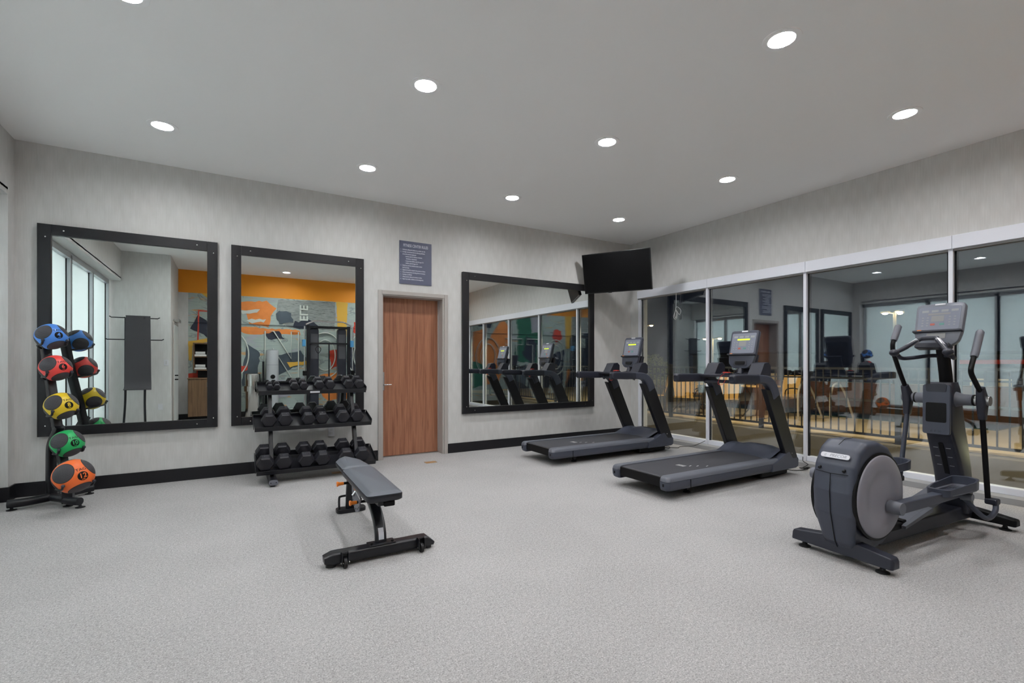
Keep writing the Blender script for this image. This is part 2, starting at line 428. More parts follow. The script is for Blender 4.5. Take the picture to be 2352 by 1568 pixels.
# base boards
def baseboard(name, segs, h=.13):
    g = G()
    for a, b, t in segs:   # a,b floor points, t thickness normal
        g.ring_faces([[(a[0], a[1], z), (b[0], b[1], z), (b[0]+t[0], b[1]+t[1], z), (a[0]+t[0], a[1]+t[1], z)] for z in (0, h)])
    return struct(g.build(name, M['black_base']))
baseboard('baseboard_back', [((XL, D), (1.62, D), (0, -.014)), ((2.582, D), (W, D), (0, -.014))])
baseboard('baseboard_left', [((XL, D-.014), (XL, 5.95), (.014, 0)), ((XL+.014, 5.95), (XL-.2, 5.95), (0, -.014)), ((-1.86, 5.936), (-1.86, 1.05), (.014, 0))], .13)
baseboard('baseboard_alcove', [((XL, 1.05), (-.946, 1.05), (0, .014)), ((-.96, 1.05), (-.96, YR), (.014, 0))])
baseboard('baseboard_front', [((-.946, YR), (W, YR), (0, .014))])
# frosted windows on the left wall
lw = [5.93, 4.64, 3.47, 2.26, 1.10]
for i in range(4):
    y1, y0 = lw[i], lw[i+1]
    o = struct(G().box(-1.93, -1.915, y0+.035, y1-.035, .13, 2.66).build('window_%d' % (i+5), M['frosted_shade'], smooth=False))
    f = G()
    f.box(-1.94, -1.86, y0-.035 if i < 3 else y0, y0+.035, .0, 2.72).box(-1.94, -1.86, y1-.035, y1, 0, 2.72).box(-1.94, -1.86, y0, y1, 2.66, 2.74).box(-1.94, -1.86, y0, y1, .0, .13)
    f.build('window_frame', M['anodized'], o, .003)
    G().box(-1.935, -1.90, y0+.03, y0+.036, .13, 2.66).box(-1.935, -1.90, y1-.036, y1-.03, .13, 2.66).build('gasket', M['dark_gasket'], o, smooth=False)
struct(G().box(-2.0, XL, 1.05, 5.95, 2.74, 2.80).build('trim_1', M['wallpaper']), None)
g = G().box(-3.3, -3.2, .9, 6.2, -.02, C).box(-3.3, -2.0, .85, .95, -.02, C).box(-3.3, -2.0, 6.15, 6.25, -.02, C).box(-3.3, -2.2, .9, 6.2, 2.95, 3.05).box(-3.3, -2.2, .9, 6.2, -.12, 0)
struct(g.build('wall_backlight_box', M['wallpaper']))  # unseen box, added to enclose the backlights of the frosted windows
for k_, (y_, lb_) in enumerate(((2.0, 'long added unseen backlight behind the frosted windows, farther from the mirror wall'), (4.7, 'long added unseen backlight behind the frosted windows, nearer the mirror wall'))):
    lt = thing('added_backlight', lb_, 'ceiling light', (-2.75, y_, 2.93), 0, 'added backlights behind the frosted windows')  # unseen lamp added to brighten the frosted panes from behind
    G().box(-.10, .10, -.6, .6, -.05, 0).build('housing', M['lamp_trim'], lt, .004)
    G().box(-.085, .085, -.58, .58, -.053, -.05).build('diffuser', M['added_backlight_lens'], lt, smooth=False)
# window wall on the right
my = [5.92, 4.575, 3.195, 1.835, .455, YR]
for i in range(5):
    y1, y0 = my[i], my[i+1]
    fr = G()
    fr.box(GX-.05, GX+.05, y0-(.0 if i == 4 else .036), y0+(.04 if i == 4 else .0), .0, 2.36)
    if i == 0: fr.box(GX-.05, GX+.05, y1-.05, y1, 0, 2.36)
    o = struct(fr.build('window_%d' % (i+1), M['white_metal'], None, .004))
    G().box(GX-.012, GX+.012, y0+.0, y1-.036, .11, 2.34).build('glass_pane', M['window_glass'], o, smooth=False)
    g = G().box(GX-.012, GX+.012, y0+(.04 if i == 4 else 0), y0+(.058 if i == 4 else .018), .11, 2.34).box(GX-.012, GX+.012, y1-.054 if i else y1-.066, y1-.036 if i else y1-.05, .11, 2.34).box(GX-.012, GX+.012, y0, y1-.04, 2.315, 2.34)
    g.build('gasket', M['dark_gasket'], o, smooth=False)
    G().box(GX-.045, GX+.045, y0, y1-.04, .055, .115).build('window_sill', M['white_metal'], o, .003)
for i in range(5):
    y1, y0 = my[i], my[i+1]
    b_ = G().box(W-.025, GX+.05, y0-.034 if i < 4 else y0, y1-.036 if i else y1, 2.335, 2.462).build('trim_%d' % (i+2), M['white_metal'], None, .003); struct(b_)
    G().box(W+.0, GX+.04, y0, y1-.04 if i else y1, 2.318, 2.336).build('trim_lip', M['sill_grey'], b_, smooth=False)
struct(G().box(5.86, GX+.05, YR, 5.92, 0, .055).build('trim_7', M['sill_grey'], smooth=False))
# door in its recess
dr = struct(G().box(1.69, 2.507, 6.27, 6.31, .012, 2.105).build('door_1', M['walnut_laminate'], None, .002))
g = G().box(1.625, 1.672, D-.014, D+.02, 0, 2.172).box(2.527, 2.579, D-.014, D+.02, 0, 2.172).box(1.673, 2.526, D-.014, D+.02, 2.122, 2.172)
g.box(1.665, 1.692, D, D+.22, 0, 2.13).box(2.505, 2.532, D, D+.22, 0, 2.13).box(1.693, 2.504, D+.001, D+.22, 2.105, 2.13)
g.box(1.69, 1.70, 6.25, 6.27, 0, 2.1).box(2.497, 2.507, 6.25, 6.27, 0, 2.1)
g.build('door_frame', M['door_frame_paint'], dr, .003)
hp = G().box(1.703, 1.752, 6.255, 6.27, .88, 1.12).build('lock_plate', M['brushed_steel'], dr, .003)
G().tube(smooth_path([(1.728, 6.258, .955), (1.728, 6.21, .955), (1.75, 6.20, .955), (1.83, 6.205, .955)], 5), [.011]*10+[.010, .010, .009, .008, .008, .008], 12).build('door_handle', M['chrome'], hp)
G().box(1.69, 2.507, 6.24, 6.33, 0, .010).build('threshold', M['brushed_steel'], dr, smooth=False)

# ------------------------------------------------------------------ recessed ceiling lights
L0 = None
for x, y, lab in LIGHTS:
    if L0 is None:
        L0 = thing('ceiling_light', lab, 'ceiling light', (x, y, C), 0, 'recessed ceiling lights')
        G().ring_faces([[(r*math.cos(2*PI*k/32), r*math.sin(2*PI*k/32), z) for k in range(32)] for r, z in ((.114, 0), (.112, -.005), (.079, -.006), (.077, .018), (.077, .045))], caps=False).build('trim_ring', M['lamp_trim'], L0)
        G().lathe([(.0775, .016), (.0775, .020)], n=32).build('lens', M['lamp_lens'], L0, smooth=False)
        G().lathe([(.078, .046), (.078, .115)], n=24).build('housing', M['steel'], L0)
    else:
        o = dup(L0); o.location = (x, y, C); o['label'] = lab

# ------------------------------------------------------------------ wall mirrors
def wall_mirror(x0, x1, z0, z1, label, fw=.095):
    t = thing('wall_mirror', label, 'mirror', ((x0+x1)/2, D, z0), 0, 'framed mirrors on the back wall')
    cx = (x0+x1)/2; a, b = x0-cx, x1-cx; h = z1-z0; th = .045
    for p in ((a, a+fw), (b-fw, b)):
        s_ = G().box(p[0], p[1], -th, 0, 0, h).build('frame_stile', M['black_frame'], t, .002)
        for zz in (.1, h-.12): G().lathe([(.006, 0), (.006, .002), (.003, .003)], mtx=frame_mtx(((p[0]+p[1])/2+.01, -th, zz), (1, 0, 0), (0, 0, 1)), n=10).build('screw_head', M['steel'], s_)
    for q in ((0, .09), (h-.10, h)):
        s_ = G().box(a+fw+.001, b-fw-.001, -th, 0, q[0], q[1]).build('frame_rail', M['black_frame'], t, .002)
        for xx in (a+fw+.09, b-fw-.09): G().lathe([(.006, 0), (.006, .002), (.003, .003)], mtx=frame_mtx((xx, -th, (q[0]+q[1])/2), (1, 0, 0), (0, 0, 1)), n=10).build('screw_head', M['steel'], s_)
    G().box(a+fw-.005, b-fw+.005, -.022, -.015, .085, h-.095).build('mirror_glass', M['mirror_silver'], t, smooth=False)
wall_mirror(-1.538, -.111, .548, 2.537, 'black framed wall mirror behind the medicine ball rack, leftmost of the three')
wall_mirror(.016, 1.44, .548, 2.532, 'black framed wall mirror behind the dumbbell rack, middle of the three')
wall_mirror(2.79, 5.15, .53, 2.51, 'wide black framed wall mirror right of the door, behind the treadmill')

# ------------------------------------------------------------------ rules sign
t = thing('rules_sign', 'slate blue fitness center rules sign with white lettering above the door', 'sign', (2.122, D, 2.275))
G().box(-.22, .22, -.010, 0, 0, .562).build('sign_panel', M['sign_slate'], t, .001)
def on_sign(nm, body, size, x, z, align='LEFT', xs=.62):
    text_obj(nm, text_mesh(body, size, .0006, align, xs, bold=.0006), M['sign_text'], t, frame_mtx((x, -.0106, z), (1, 0, 0), (0, 0, 1)))
on_sign('sign_title', 'FITNESS CENTER RULES', .052, 0, .503, 'CENTER', .62)
LN = [('1.', 'Individuals utilizing this facility do so at their own risk.', 0), ('2.', 'It is high recommended that the following individuals', 0), ('', 'not use the exercise equipment:', 0),
      ('', '\u2022 persons under the influence of alcohol,', 1), ('', '   stimulants or depressants', 1), ('', '\u2022 unsupervised children under the age of 16', 1), ('', '\u2022 children under the age of 14', 1),
      ('3.', 'Should you need any assistance please contact', 0), ('', 'the Front Desk.', 0), ('4.', 'Equipment should be wiped in the presence of others.', 0), ('5.', 'Shoes and appropriate exercising attire are necessary.', 0),
      ('6.', 'Smoking is prohibited.', 0), ('7.', 'Always practice safety and courtesy to others.', 0), ('8.', 'Report any unsafe conditions to the management.', 0)]
for i, (a, b, ind) in enumerate(LN):
    z = .448-i*.0295
    if a: on_sign('sign_line', a, .023, -.205, z)
    on_sign('sign_line', b, .023, -.18+.035*ind, z)

# ------------------------------------------------------------------ television in the corner
tl, tr_, q = Vector((4.775, 5.92, 2.938)), Vector((5.32, 5.01, 2.938)), .159
u = (tr_-tl).normalized(); nh = Vector((u.y, -u.x, 0))  # towards the room
if nh.x > 0: nh = -nh
dn = (Vector((0, 0, -1))*.588 - nh*q).normalized(); wd = (tr_-tl).length; ht = .615
t = thing('television', 'black flat television with a dark screen tilted down from the far corner', 'television', tuple((tl+tr_)/2+dn*.3))
O = Matrix.Translation(-Vector(t.location)); mt = O @ frame_mtx(tl+dn*ht, u, -dn)   # local z = u x up -> towards room
back = mt
G().plate([(0, 0), (wd, 0), (wd, ht), (0, ht)], back @ Matrix.Translation((0, 0, -.045)), .045).build('housing', M['tv_bezel'], t, .004)
G().plate([(.010, .014), (wd-.010, .014), (wd-.010, ht-.010), (.010, ht-.010)], back, .0015).build('screen', M['screen_black'], t, smooth=False)
G().plate([(.18, .12), (wd-.18, .12), (wd-.18, ht-.12), (.18, ht-.12)], back @ Matrix.Translation((0, 0, -.075)), .032).build('rear_cover', M['tv_bezel'], t, .004)
G().plate([(wd*.36, -.008), (wd*.41, -.008), (wd*.41, .002), (wd*.36, .002)], back @ Matrix.Translation((0, 0, -.02)), .012).build('sensor', M['tv_bezel'], t, .001)
ctr = back @ Vector((wd/2, ht/2, -.08)); cor = O @ Vector((5.96, 5.93, 2.74))
el = (ctr+cor)/2 + Vector((.06, .03, .02))
G().tube([tuple(ctr), tuple(el), tuple(cor)], .022, 10).plate([(-.1, -.1), (.1, -.1), (.1, .1), (-.1, .1)], frame_mtx(ctr, u, -dn), .015).box(cor.x-.01, cor.x+.02, cor.y-.09, cor.y+.09, cor.z-.15, cor.z+.15).build('wall_bracket', M['black_metal'], t, .003)

# ------------------------------------------------------------------ wall plates and floor plates
t = thing('wall_outlet', 'white wall outlet plate low on the wall behind the dumbbell rack', 'outlet', (1.062, D, .41))
G().box(-.036, .036, -.006, 0, -.057, .057).build('cover_plate', M['outlet_white'], t, .002)
for z in (-.022, .022): G().box(-.014, .014, -.0075, -.006, z-.013, z+.013).build('socket', M['white_cable'], t, .001)
for x, y, lb in ((2.16, 5.645, 'tan floor outlet plate set in the floor in front of the wooden door'), (3.83, 5.53, 'tan floor outlet plate behind the treadmill next to the mirror'), (1.06, 5.65, 'tan floor outlet plate half hidden behind the bench, under the dumbbell rack')):
    t = thing('floor_outlet', lb, 'floor outlet', (x, y, 0), 0, 'floor outlet plates')
    G().box(-.07, .07, -.045, .045, 0, .004).build('cover_plate', M['brass_plate'], t, .001)
    G().box(-.03, .03, -.02, .02, .004, .0055).build('lid', M['brass_plate'], t, .001)

# ------------------------------------------------------------------ medicine balls on their rack
# rack: leaning pole, two base tubes, curved post, five pairs of holding prongs
P_top, P_bot = Vector((-1.375, 5.78, 1.50)), Vector((-1.165, 5.46, .20))
BALLS = [(4, (78, 140, 226), (-1.34, 5.642, 1.466), .112), (6, (232, 72, 66), (-1.305, 5.612, 1.192), .112), (8, (230, 196, 40), (-1.254, 5.549, .864), .116), (10, (38, 174, 96), (-1.207, 5.514, .541), .116), (12, (242, 112, 48), (-1.105, 5.22, .306), .137)]
rk = thing('medicine_ball_rack', 'black steel leaning rack holding five coloured medicine balls', 'ball rack', (-1.25, 5.6, 0))
OR = Matrix.Translation(-Vector(rk.location))
def rl(p): return tuple(OR @ Vector(p))
face = Vector((.50, -.86, 0)).normalized(); lat = Vector((face.y, -face.x, 0))  # towards the viewer / sideways
bk = -face*.20
pole = [Vector(b[2])+bk*(.75 if i < 4 else .95)+Vector((0, 0, -.03)) for i, b in enumerate(BALLS)]
pole = [pole[0]+(pole[0]-pole[3])*.05] + pole[:4] + [Vector((-1.20, 5.50, .12))]
sec = rpoly([(-.032, -.032), (.032, -.032), (.032, .032), (-.032, .032)], .012, 3)
G().sweep([rl(p) for p in pole], sec, side=tuple(lat)).build('pole', M['black_metal'], rk)
G().sweep([rl(p) for p in smooth_path([(-1.36, 5.72, .07), (-1.36, 5.72, .35), (-1.352, 5.705, .5), (-1.315, 5.66, .60), (-1.285, 5.63, .68)], 4)], sec, side=tuple(lat)).build('support_post', M['black_metal'], rk)
G().tube([rl(p) for p in smooth_path([(-1.60, 5.585, .055), (-1.5, 5.60, .055), (-1.38, 5.68, .055), (-1.27, 5.80, .055), (-1.12, 5.93, .055)], 5)], .036, 14).build('base_tube', M['black_metal'], rk)
G().tube([rl(p) for p in ((-1.36, 5.70, .055), (-1.20, 5.50, .055))], .033, 12).tube([rl(p) for p in smooth_path([(-1.21, 5.49, .055), (-1.17, 5.44, .055), (-1.10, 5.385, .055)], 3)], .034, 14).box(*[v for v in (-1.235+1.25, -1.165+1.25, 5.47-5.6, 5.54-5.6, .03, .19)]).build('front_leg', M['black_metal'], rk)
for p in ((-1.575, 5.59), (-1.14, 5.92), (-1.10, 5.40), (-1.20, 5.50)):
    G().lathe([(.034, 0), (.034, .006), (.012, .012), (.008, .03)], rl((*p, 0)), 18).build('levelling_foot', M['rubber_black'], rk)
G().cyl(rl(pole[3]+face*.03+Vector((0, 0, -.13))), rl(pole[3]+face*.04+Vector((0, 0, -.13))), .012, n=10).build('bolt', M['steel'], rk)
names = {4: 'blue', 6: 'red', 8: 'yellow', 10: 'green', 12: 'orange'}
where = {4: 'at the top of the rack', 6: 'second from the top of the rack', 8: 'in the middle of the rack', 10: 'second from the bottom of the rack', 12: 'largest and lowest on the rack'}
cam_p = Vector((0, 0, 1.23))
for num, rgb, c, r in BALLS:
    c = Vector(c); z0 = c.z-r*.62
    # prongs: a U of round bar under the ball
    L_, R_ = c-lat*r*.72, c+lat*r*.72
    back_ = Vector((c.x, c.y, 0))+bk*(.75 if num != 12 else .6)
    pts = [L_+face*r*.75+Vector((0, 0, z0-c.z+.035)), L_+face*r*.5+Vector((0, 0, z0-c.z)), L_-face*r*.3+Vector((0, 0, z0-c.z-.01)), Vector((back_.x, back_.y, z0-.035)),
           R_-face*r*.3+Vector((0, 0, z0-c.z-.01)), R_+face*r*.5+Vector((0, 0, z0-c.z)), R_+face*r*.75+Vector((0, 0, z0-c.z+.035))]
    gg = G().tube([rl(p) for p in smooth_path(pts, 5)], .0085, 10)
    gg.build('ball_holder', M['black_metal'], rk)
    for p in (pts[0], pts[-1]): G().sph(rl(p), .013, 12, 8).build('end_cap', M['plastic_dark'], rk)
    bm_ = ball_mat('ball_%s' % names[num], rgb)
    t = thing('medicine_ball', '%s medicine ball numbered %d, %s' % (names[num], num, where[num]), 'medicine ball', tuple(c), 0, 'medicine balls on the rack')
    sk = G().sph((0, 0, 0), r, 48, 28).build('ball_skin', bm_, t)
    # aim: the number looks a little right of the camera
    toc = (cam_p-c); toc.z = 0; ya = math.atan2(toc.x, -toc.y)   # rotation that takes -Y to the camera
    sk.rotation_euler = (math.radians(-6), math.radians(-8), ya+math.radians(26))
    def wrap(me, rad):
        if len(me.vertices) < 400:
            b_ = bmesh.new(); b_.from_mesh(me); bmesh.ops.triangulate(b_, faces=b_.faces); bmesh.ops.subdivide_edges(b_, edges=b_.edges, cuts=3, use_grid_fill=True); b_.to_mesh(me); b_.free()
        for v in me.vertices:
            x, z = v.co.x, v.co.y; d = math.hypot(x, z); th = d/rad
            k = math.sin(th)/d if d > 1e-6 else 1/rad
            v.co = Vector((x*k*rad, -math.cos(th)*rad, z*k*rad))
    g2 = G(); n_ = 28; rr = [0, .008, .016, .024, .03*r/.112]
    cv = g2.bm.verts.new((0, 0, 0)); prev = None
    for a in rr[1:]:
        ring = [g2.bm.verts.new((a*math.cos(2*PI*k/n_), a*math.sin(2*PI*k/n_), 0)) for k in range(n_)]
        for k in range(n_):
            if prev is None: g2.bm.faces.new((cv, ring[k], ring[(k+1) % n_]))
            else: g2.bm.faces.new((prev[k], ring[k], ring[(k+1) % n_], prev[(k+1) % n_]))
        prev = ring
    dm = bpy.data.meshes.new('number_disc'); g2.bm.to_mesh(dm); g2.bm.free(); wrap(dm, r+.0006); dm.materials.append(M['satin_black'])
    o = bpy.data.objects.new('number_disc', dm); COL.objects.link(o); o.parent = sk
    nm = text_mesh(str(num), .044*r/.112, 0, 'CENTER', 1.0, bold=.0012)
    for v in nm.vertices: v.co.y += .003
    wrap(nm, r+.0016); nm.materials.clear(); nm.materials.append(bm_)
    o = bpy.data.objects.new('number', nm); COL.objects.link(o); o.parent = sk
    nm = text_mesh('LBS', .011*r/.112, 0, 'CENTER', 1.2, bold=.0003)
    for v in nm.vertices: v.co.y -= .021*r/.112
    wrap(nm, r+.0016); nm.materials.clear(); nm.materials.append(bm_)
    o = bpy.data.objects.new('unit_text', nm); COL.objects.link(o); o.parent = sk
    nm = text_mesh('TAG', .024*r/.112, 0, 'CENTER', 1.3, bold=.0002)
    for v in nm.vertices: v.co.y += .046*r/.112
    wrap(nm, r+.0012); nm.materials.clear(); nm.materials.append(M['satin_black'])
    o = bpy.data.objects.new('brand_text', nm); COL.objects.link(o); o.parent = sk
    rgbs = None

# ------------------------------------------------------------------ dumbbell rack
rx, ry = .82, 5.7
t = thing('dumbbell_rack', 'black three-shelf dumbbell rack in front of the middle mirror', 'dumbbell rack', (rx, ry, 0))
TR = [('top', 5.70, .930, 5.95, .998, .25, 1.39), ('middle', 5.57, .560, 5.87, .650, .212, 1.42), ('bottom', 5.42, .135, 5.73, .262, .222, 1.43)]
for nm, yf, zf, yb, zb, xa, xb in TR:
    a, b = xa-rx, xb-rx; tl_ = math.atan2(zb-zf, yb-yf); dep = math.hypot(zb-zf, yb-yf)
    mt = Matrix.Translation((0, yf-ry, zf)) @ Matrix.Rotation(tl_, 4, 'X')
    g = G()
    def bb(x0, x1, y0, y1, z0, z1): g.ring_faces([[tuple(mt @ Vector(p)) for p in ((x0, y0, z), (x1, y0, z), (x1, y1, z), (x0, y1, z))] for z in (z0, z1)])
    bb(a+.01, b-.01, 0, dep, -.006, 0); bb(a+.01, b-.01, -.006, 0, -.035, .012); bb(a+.01, b-.01, dep-.004, dep, -.006, .03)
    bb(a, a+.006, 0.02, dep, -.02, .03); bb(b-.006, b, 0.02, dep, -.02, .03)
    g.build('shelf', M['black_metal'], t, .002)
    if nm == 'top':
        bd = G(); mb = mt @ Matrix.Translation((0, -.007, -.012)); bd.obox(tuple(mb @ Vector((0, 0, 0))), .10, .003, .022).build('badge', M['badge_silver'], t, .001)
for x in (.375-rx, 1.235-rx):
    up = [(x, 5.50-ry, .05), (x, 5.56-ry, .20), (x, 5.80-ry, .80), (x, 5.84-ry, .95)]
    sec = rpoly([(-.02, -.035), (.02, -.035), (.02, .035), (-.02, .035)], .008, 2)
    G().sweep(up, sec, side=(1, 0, 0)).build('upright', M['black_metal'], t)
    ft = G().sweep([(x+.002, 5.30-ry, .045), (x+.002, 6.0-ry, .045)], rpoly([(-.042, -.028), (.042, -.028), (.042, .028), (-.042, .028)], .026, 5), side=(1, 0, 0)).build('foot', M['black_metal'], t)
    G().prism(rpoly([(x-.04, .02), (x+.044, .02), (x+.044, .072), (x-.04, .072)], .025, 5), 'y', 5.293-ry, 5.30-ry).build('foot_cap', M['plastic_grey'], ft)
    for dx in (-.022, .026): G().cyl((x+dx, 5.2925-ry, .045), (x+dx, 5.2915-ry, .045), .005, n=10).build('cap_hole', M['satin_black'], ft)
    for yy in (5.36, 5.94): G().cyl((x, yy-ry, 0), (x, yy-ry, .02), .022, n=14).build('foot_pad', M['rubber_black'], ft)
for z, yy in ((.30, 5.615),): G().box(.39-rx, 1.22-rx, yy-ry+.0, yy-ry+.03, z-.10, z-.05).build('cross_brace', M['black_metal'], t, .003)
def dumbbell(fl, length, label, lbs=None):
    """hex dumbbell along local y; fl = flat-to-flat head size; rests on a flat at z=0"""
    t = thing('dumbbell', label, 'dumbbell', (0, 0, 0), 0, 'black hex dumbbells on the rack')
    R = fl/2/math.cos(PI/6); hl = length*.30; ch = fl*.09
    for s in (-1, 1):
        y1, y0 = s*length/2, s*(length/2-hl)
        rings = []
        for yy, k in ((y0, .86), (y0+s*ch, 1), (y1-s*ch, 1), (y1, .86)):
            rings.append([(R*k*math.cos(PI/3*i), yy, fl/2+R*k*math.sin(PI/3*i)) for i in range(6)])
        hd = G().ring_faces(rings).build('weight_head', M['hex_rubber'], t, fl*.02)
        w2 = R*.36; ya, yb = sorted((y0+s*hl*.25, y1-s*hl*.25))
        rg = G(); e = .0012
        for bx in ((-w2, w2, ya, ya+.003), (-w2, w2, yb-.003, yb), (-w2, -w2+.003, ya, yb), (w2-.003, w2, ya, yb)):
            rg.box(bx[0], bx[1], bx[2], bx[3], fl-.001, fl+e)
        rg.build('stamp', M['emboss_grey'], hd, smooth=False)
        if lbs: text_obj('weight_number', text_mesh(str(lbs), (yb-ya)*.8, .0006, 'CENTER', 1.1), M['emboss_grey'], hd, frame_mtx((0, (ya+yb)/2, fl+.0006), (1, 0, 0), (0, 1, 0)))
    G().tube([(0, y, fl/2) for y in (-length/2+hl-.01, -length*.1, 0, length*.1, length/2-hl+.01)], [fl*.10+.003, fl*.1+.005, fl*.1+.007, fl*.1+.005, fl*.1+.003], 14).build('handle', M['chrome'], t)
    return t
ordn = ['leftmost', 'second from left', 'third from left', 'fourth from left', 'fifth from left', 'sixth from left', 'seventh from left', 'rightmost']
ROWS = [('top', [.375, .445, .618, .712, .872, .988, 1.19, 1.31], [.058, .058, .078, .078, .096, .096, .102, .102], [.16, .16, .19, .19, .21, .21, .225, .225], [None]*8),
        ('middle', [.355, .510, .738, .880, 1.10, 1.255], [.128]*2+[.121]*2+[.130]*2, [.275]*6, [25, 25, 30, 30, 35, 35]),
        ('bottom', [.312, .482, .695, .858, 1.10, 1.272], [.144]*2+[.140]*2+[.146]*2, [.305]*6, [40, 40, 45, 45, 50, 50])]
for (nm, yf, zf, yb, zb, xa, xb), (_, xs, fls, lens, lb) in zip(TR, ROWS):
    tl_ = math.atan2(zb-zf, yb-yf); dep = math.hypot(zb-zf, yb-yf)
    for i, x in enumerate(xs):
        od = ordn[i] if i < len(xs)-1 else 'rightmost'
        szn = {'top': ('tiny' if i < 2 else 'small'), 'middle': 'medium', 'bottom': 'large'}[nm]
        d = dumbbell(fls[i], lens[i], '%s black hex dumbbell, %s on the %s shelf of the rack' % (szn, od, nm), lb[i])
        s = dep*.5
        d.location = (x, yf+s*math.cos(tl_), zf+s*math.sin(tl_)+.0006)
        d.rotation_euler = (tl_, 0, 0)

# ------------------------------------------------------------------ adjustable bench
t = thing('weight_bench', 'grey padded adjustable weight bench in the middle of the floor', 'bench', (.84, 3.55, 0))
bx0, by0 = .84, 3.55
def bl(p): return (p[0]-bx0, p[1]-by0, p[2])
def pad(name, pts, z0, z1):
    """cushion: outline, dark welt side, lighter bevelled top"""
    c = Vector((sum(p[0] for p in pts)/len(pts), sum(p[1] for p in pts)/len(pts)))
    def ins(k): return [(c[0]+(p[0]-c[0])*(1-k/ max(.01, abs(p[0]-c[0]))) if abs(p[0]-c[0]) > .01 else p[0], c[1]+(p[1]-c[1])*(1-k/max(.01, abs(p[1]-c[1]))) if abs(p[1]-c[1]) > .01 else p[1]) for p in pts]
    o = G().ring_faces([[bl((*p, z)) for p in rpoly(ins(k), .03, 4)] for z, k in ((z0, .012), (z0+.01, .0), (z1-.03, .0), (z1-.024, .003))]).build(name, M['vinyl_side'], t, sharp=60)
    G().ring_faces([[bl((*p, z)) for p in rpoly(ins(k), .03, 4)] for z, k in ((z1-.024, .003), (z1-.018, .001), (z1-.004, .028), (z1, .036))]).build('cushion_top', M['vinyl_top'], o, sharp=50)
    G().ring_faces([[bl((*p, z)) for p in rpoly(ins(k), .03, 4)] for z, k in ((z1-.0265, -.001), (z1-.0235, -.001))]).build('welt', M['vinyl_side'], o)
pad('back_pad', [(.725, 2.97), (.952, 2.97), (.985, 3.83), (.745, 3.83)], .365, .43)
pad('seat_pad', [(.755, 3.86), (.985, 3.86), (.965, 4.20), (.90, 4.36), (.83, 4.36), (.765, 4.20)], .365, .425)
sec = rpoly([(-.036, -.022), (.036, -.022), (.036, .022), (-.036, .022)], .014, 3)
G().sweep([bl(p) for p in smooth_path([(.835, 3.07, .09), (.837, 3.09, .15), (.842, 3.17, .22), (.85, 3.34, .285), (.86, 3.62, .33), (.865, 3.9, .35)], 5)], sec, side=(1, 0, 0)).build('spine', M['black_metal'], t)
G().sweep([bl(p) for p in smooth_path([(.868, 3.80, .36), (.868, 3.95, .34), (.87, 4.06, .25), (.872, 4.10, .10), (.873, 4.12, .03)], 5)], rpoly([(-.045, -.022), (.045, -.022), (.045, .022), (-.045, .022)], .014, 3), side=(1, 0, 0)).build('rear_leg', M['black_metal'], t)
G().box(.80-bx0, .88-bx0, 3.0-by0, 3.75-by0, .335, .364).build('pad_rail', M['black_metal'], t, .006)
G().box(.835-bx0, .905-bx0, 2.985-by0, 3.2-by0, .33, .365).build('support_block', M['satin_black'], t, .008)
G().prism(rpoly([(.755-bx0, 4.07-by0), (.99-bx0, 4.07-by0), (.99-bx0, 4.18-by0), (.755-bx0, 4.18-by0)], .04, 5), 'z', .0, .032).build('rear_foot', M['black_metal'], t, .006)
G().tube([bl(p) for p in smooth_path([(.775, 4.10, .03), (.775, 4.10, .12), (.79, 4.11, .135), (.85, 4.12, .135)], 4)], .009, 10).build('lift_handle', M['black_metal'], t)
fb = G().sweep([bl((.487, 3.055, .048)), bl((.535, 3.055, .052)), bl((1.13, 3.055, .052)), bl((1.178, 3.055, .03))], rpoly([(-.045, -.034), (.045, -.034), (.045, .034), (-.045, .034)], .02, 4), side=(0, 1, 0), scale=[(.85, .6), (1, 1), (1, 1), (.85, .35)]).build('front_foot', M['black_metal'], t)
G().box(.75-bx0, .92-bx0, 3.015-by0, 3.095-by0, .084, .093).build('mounting_plate', M['black_metal'], fb, .003)
for x in (.77, .90): G().lathe([(.009, 0), (.009, .007), (.005, .009)], bl((x, 3.03, .093)), 8).build('bolt', M['satin_black'], fb)
for x in (.60, 1.08):
    wg = G().cyl(bl((x-.009, 2.99, .03)), bl((x+.009, 2.99, .03)), .03, n=20).build('wheel', M['rubber_black'], fb)
    G().box(x-.022-bx0, x-.016-bx0, 2.975-by0, 3.02-by0, .02, .09).box(x+.016-bx0, x+.022-bx0, 2.975-by0, 3.02-by0, .02, .09).box(x-.022-bx0, x+.022-bx0, 3.0-by0, 3.02-by0, .08, .09).build('wheel_bracket', M['black_metal'], fb, .001)
    G().cyl(bl((x-.026, 2.99, .03)), bl((x+.026, 2.99, .03)), .006, n=10).build('axle', M['steel'], fb)
for x in (.53, 1.14): G().cyl(bl((x, 3.055, 0)), bl((x, 3.055, .02)), .03, n=14).build('rubber_foot', M['rubber_black'], fb)
for (p, n) in (((.70, 3.80, .315), 'upper'), ((.735, 3.52, .235), 'lower')):
    k_ = G().lathe([(.0175, 0), (.020, .006), (.013, .02), (.012, .05), (.009, .052)], mtx=frame_mtx(bl(p), (0, 1, 0), (0, 0, 1))).build('adjustment_knob', M['orange_plastic'], t)
    G().cyl(bl((p[0]+.05, p[1], p[2])), bl((p[0]+.13, p[1], p[2])), .010, n=12).build('knob_stem', M['satin_black'], k_)
G().prism([bl((3.5, 0, 0))[0]*0+v for v in []] or rpoly([(3.44-by0, .30), (3.74-by0, .34), (3.70-by0, .20), (3.60-by0, .14), (3.50-by0, .17)], .04, 5), 'x', .795-bx0, .803-bx0).build('adjustment_plate', M['plastic_grey'], t, .001)
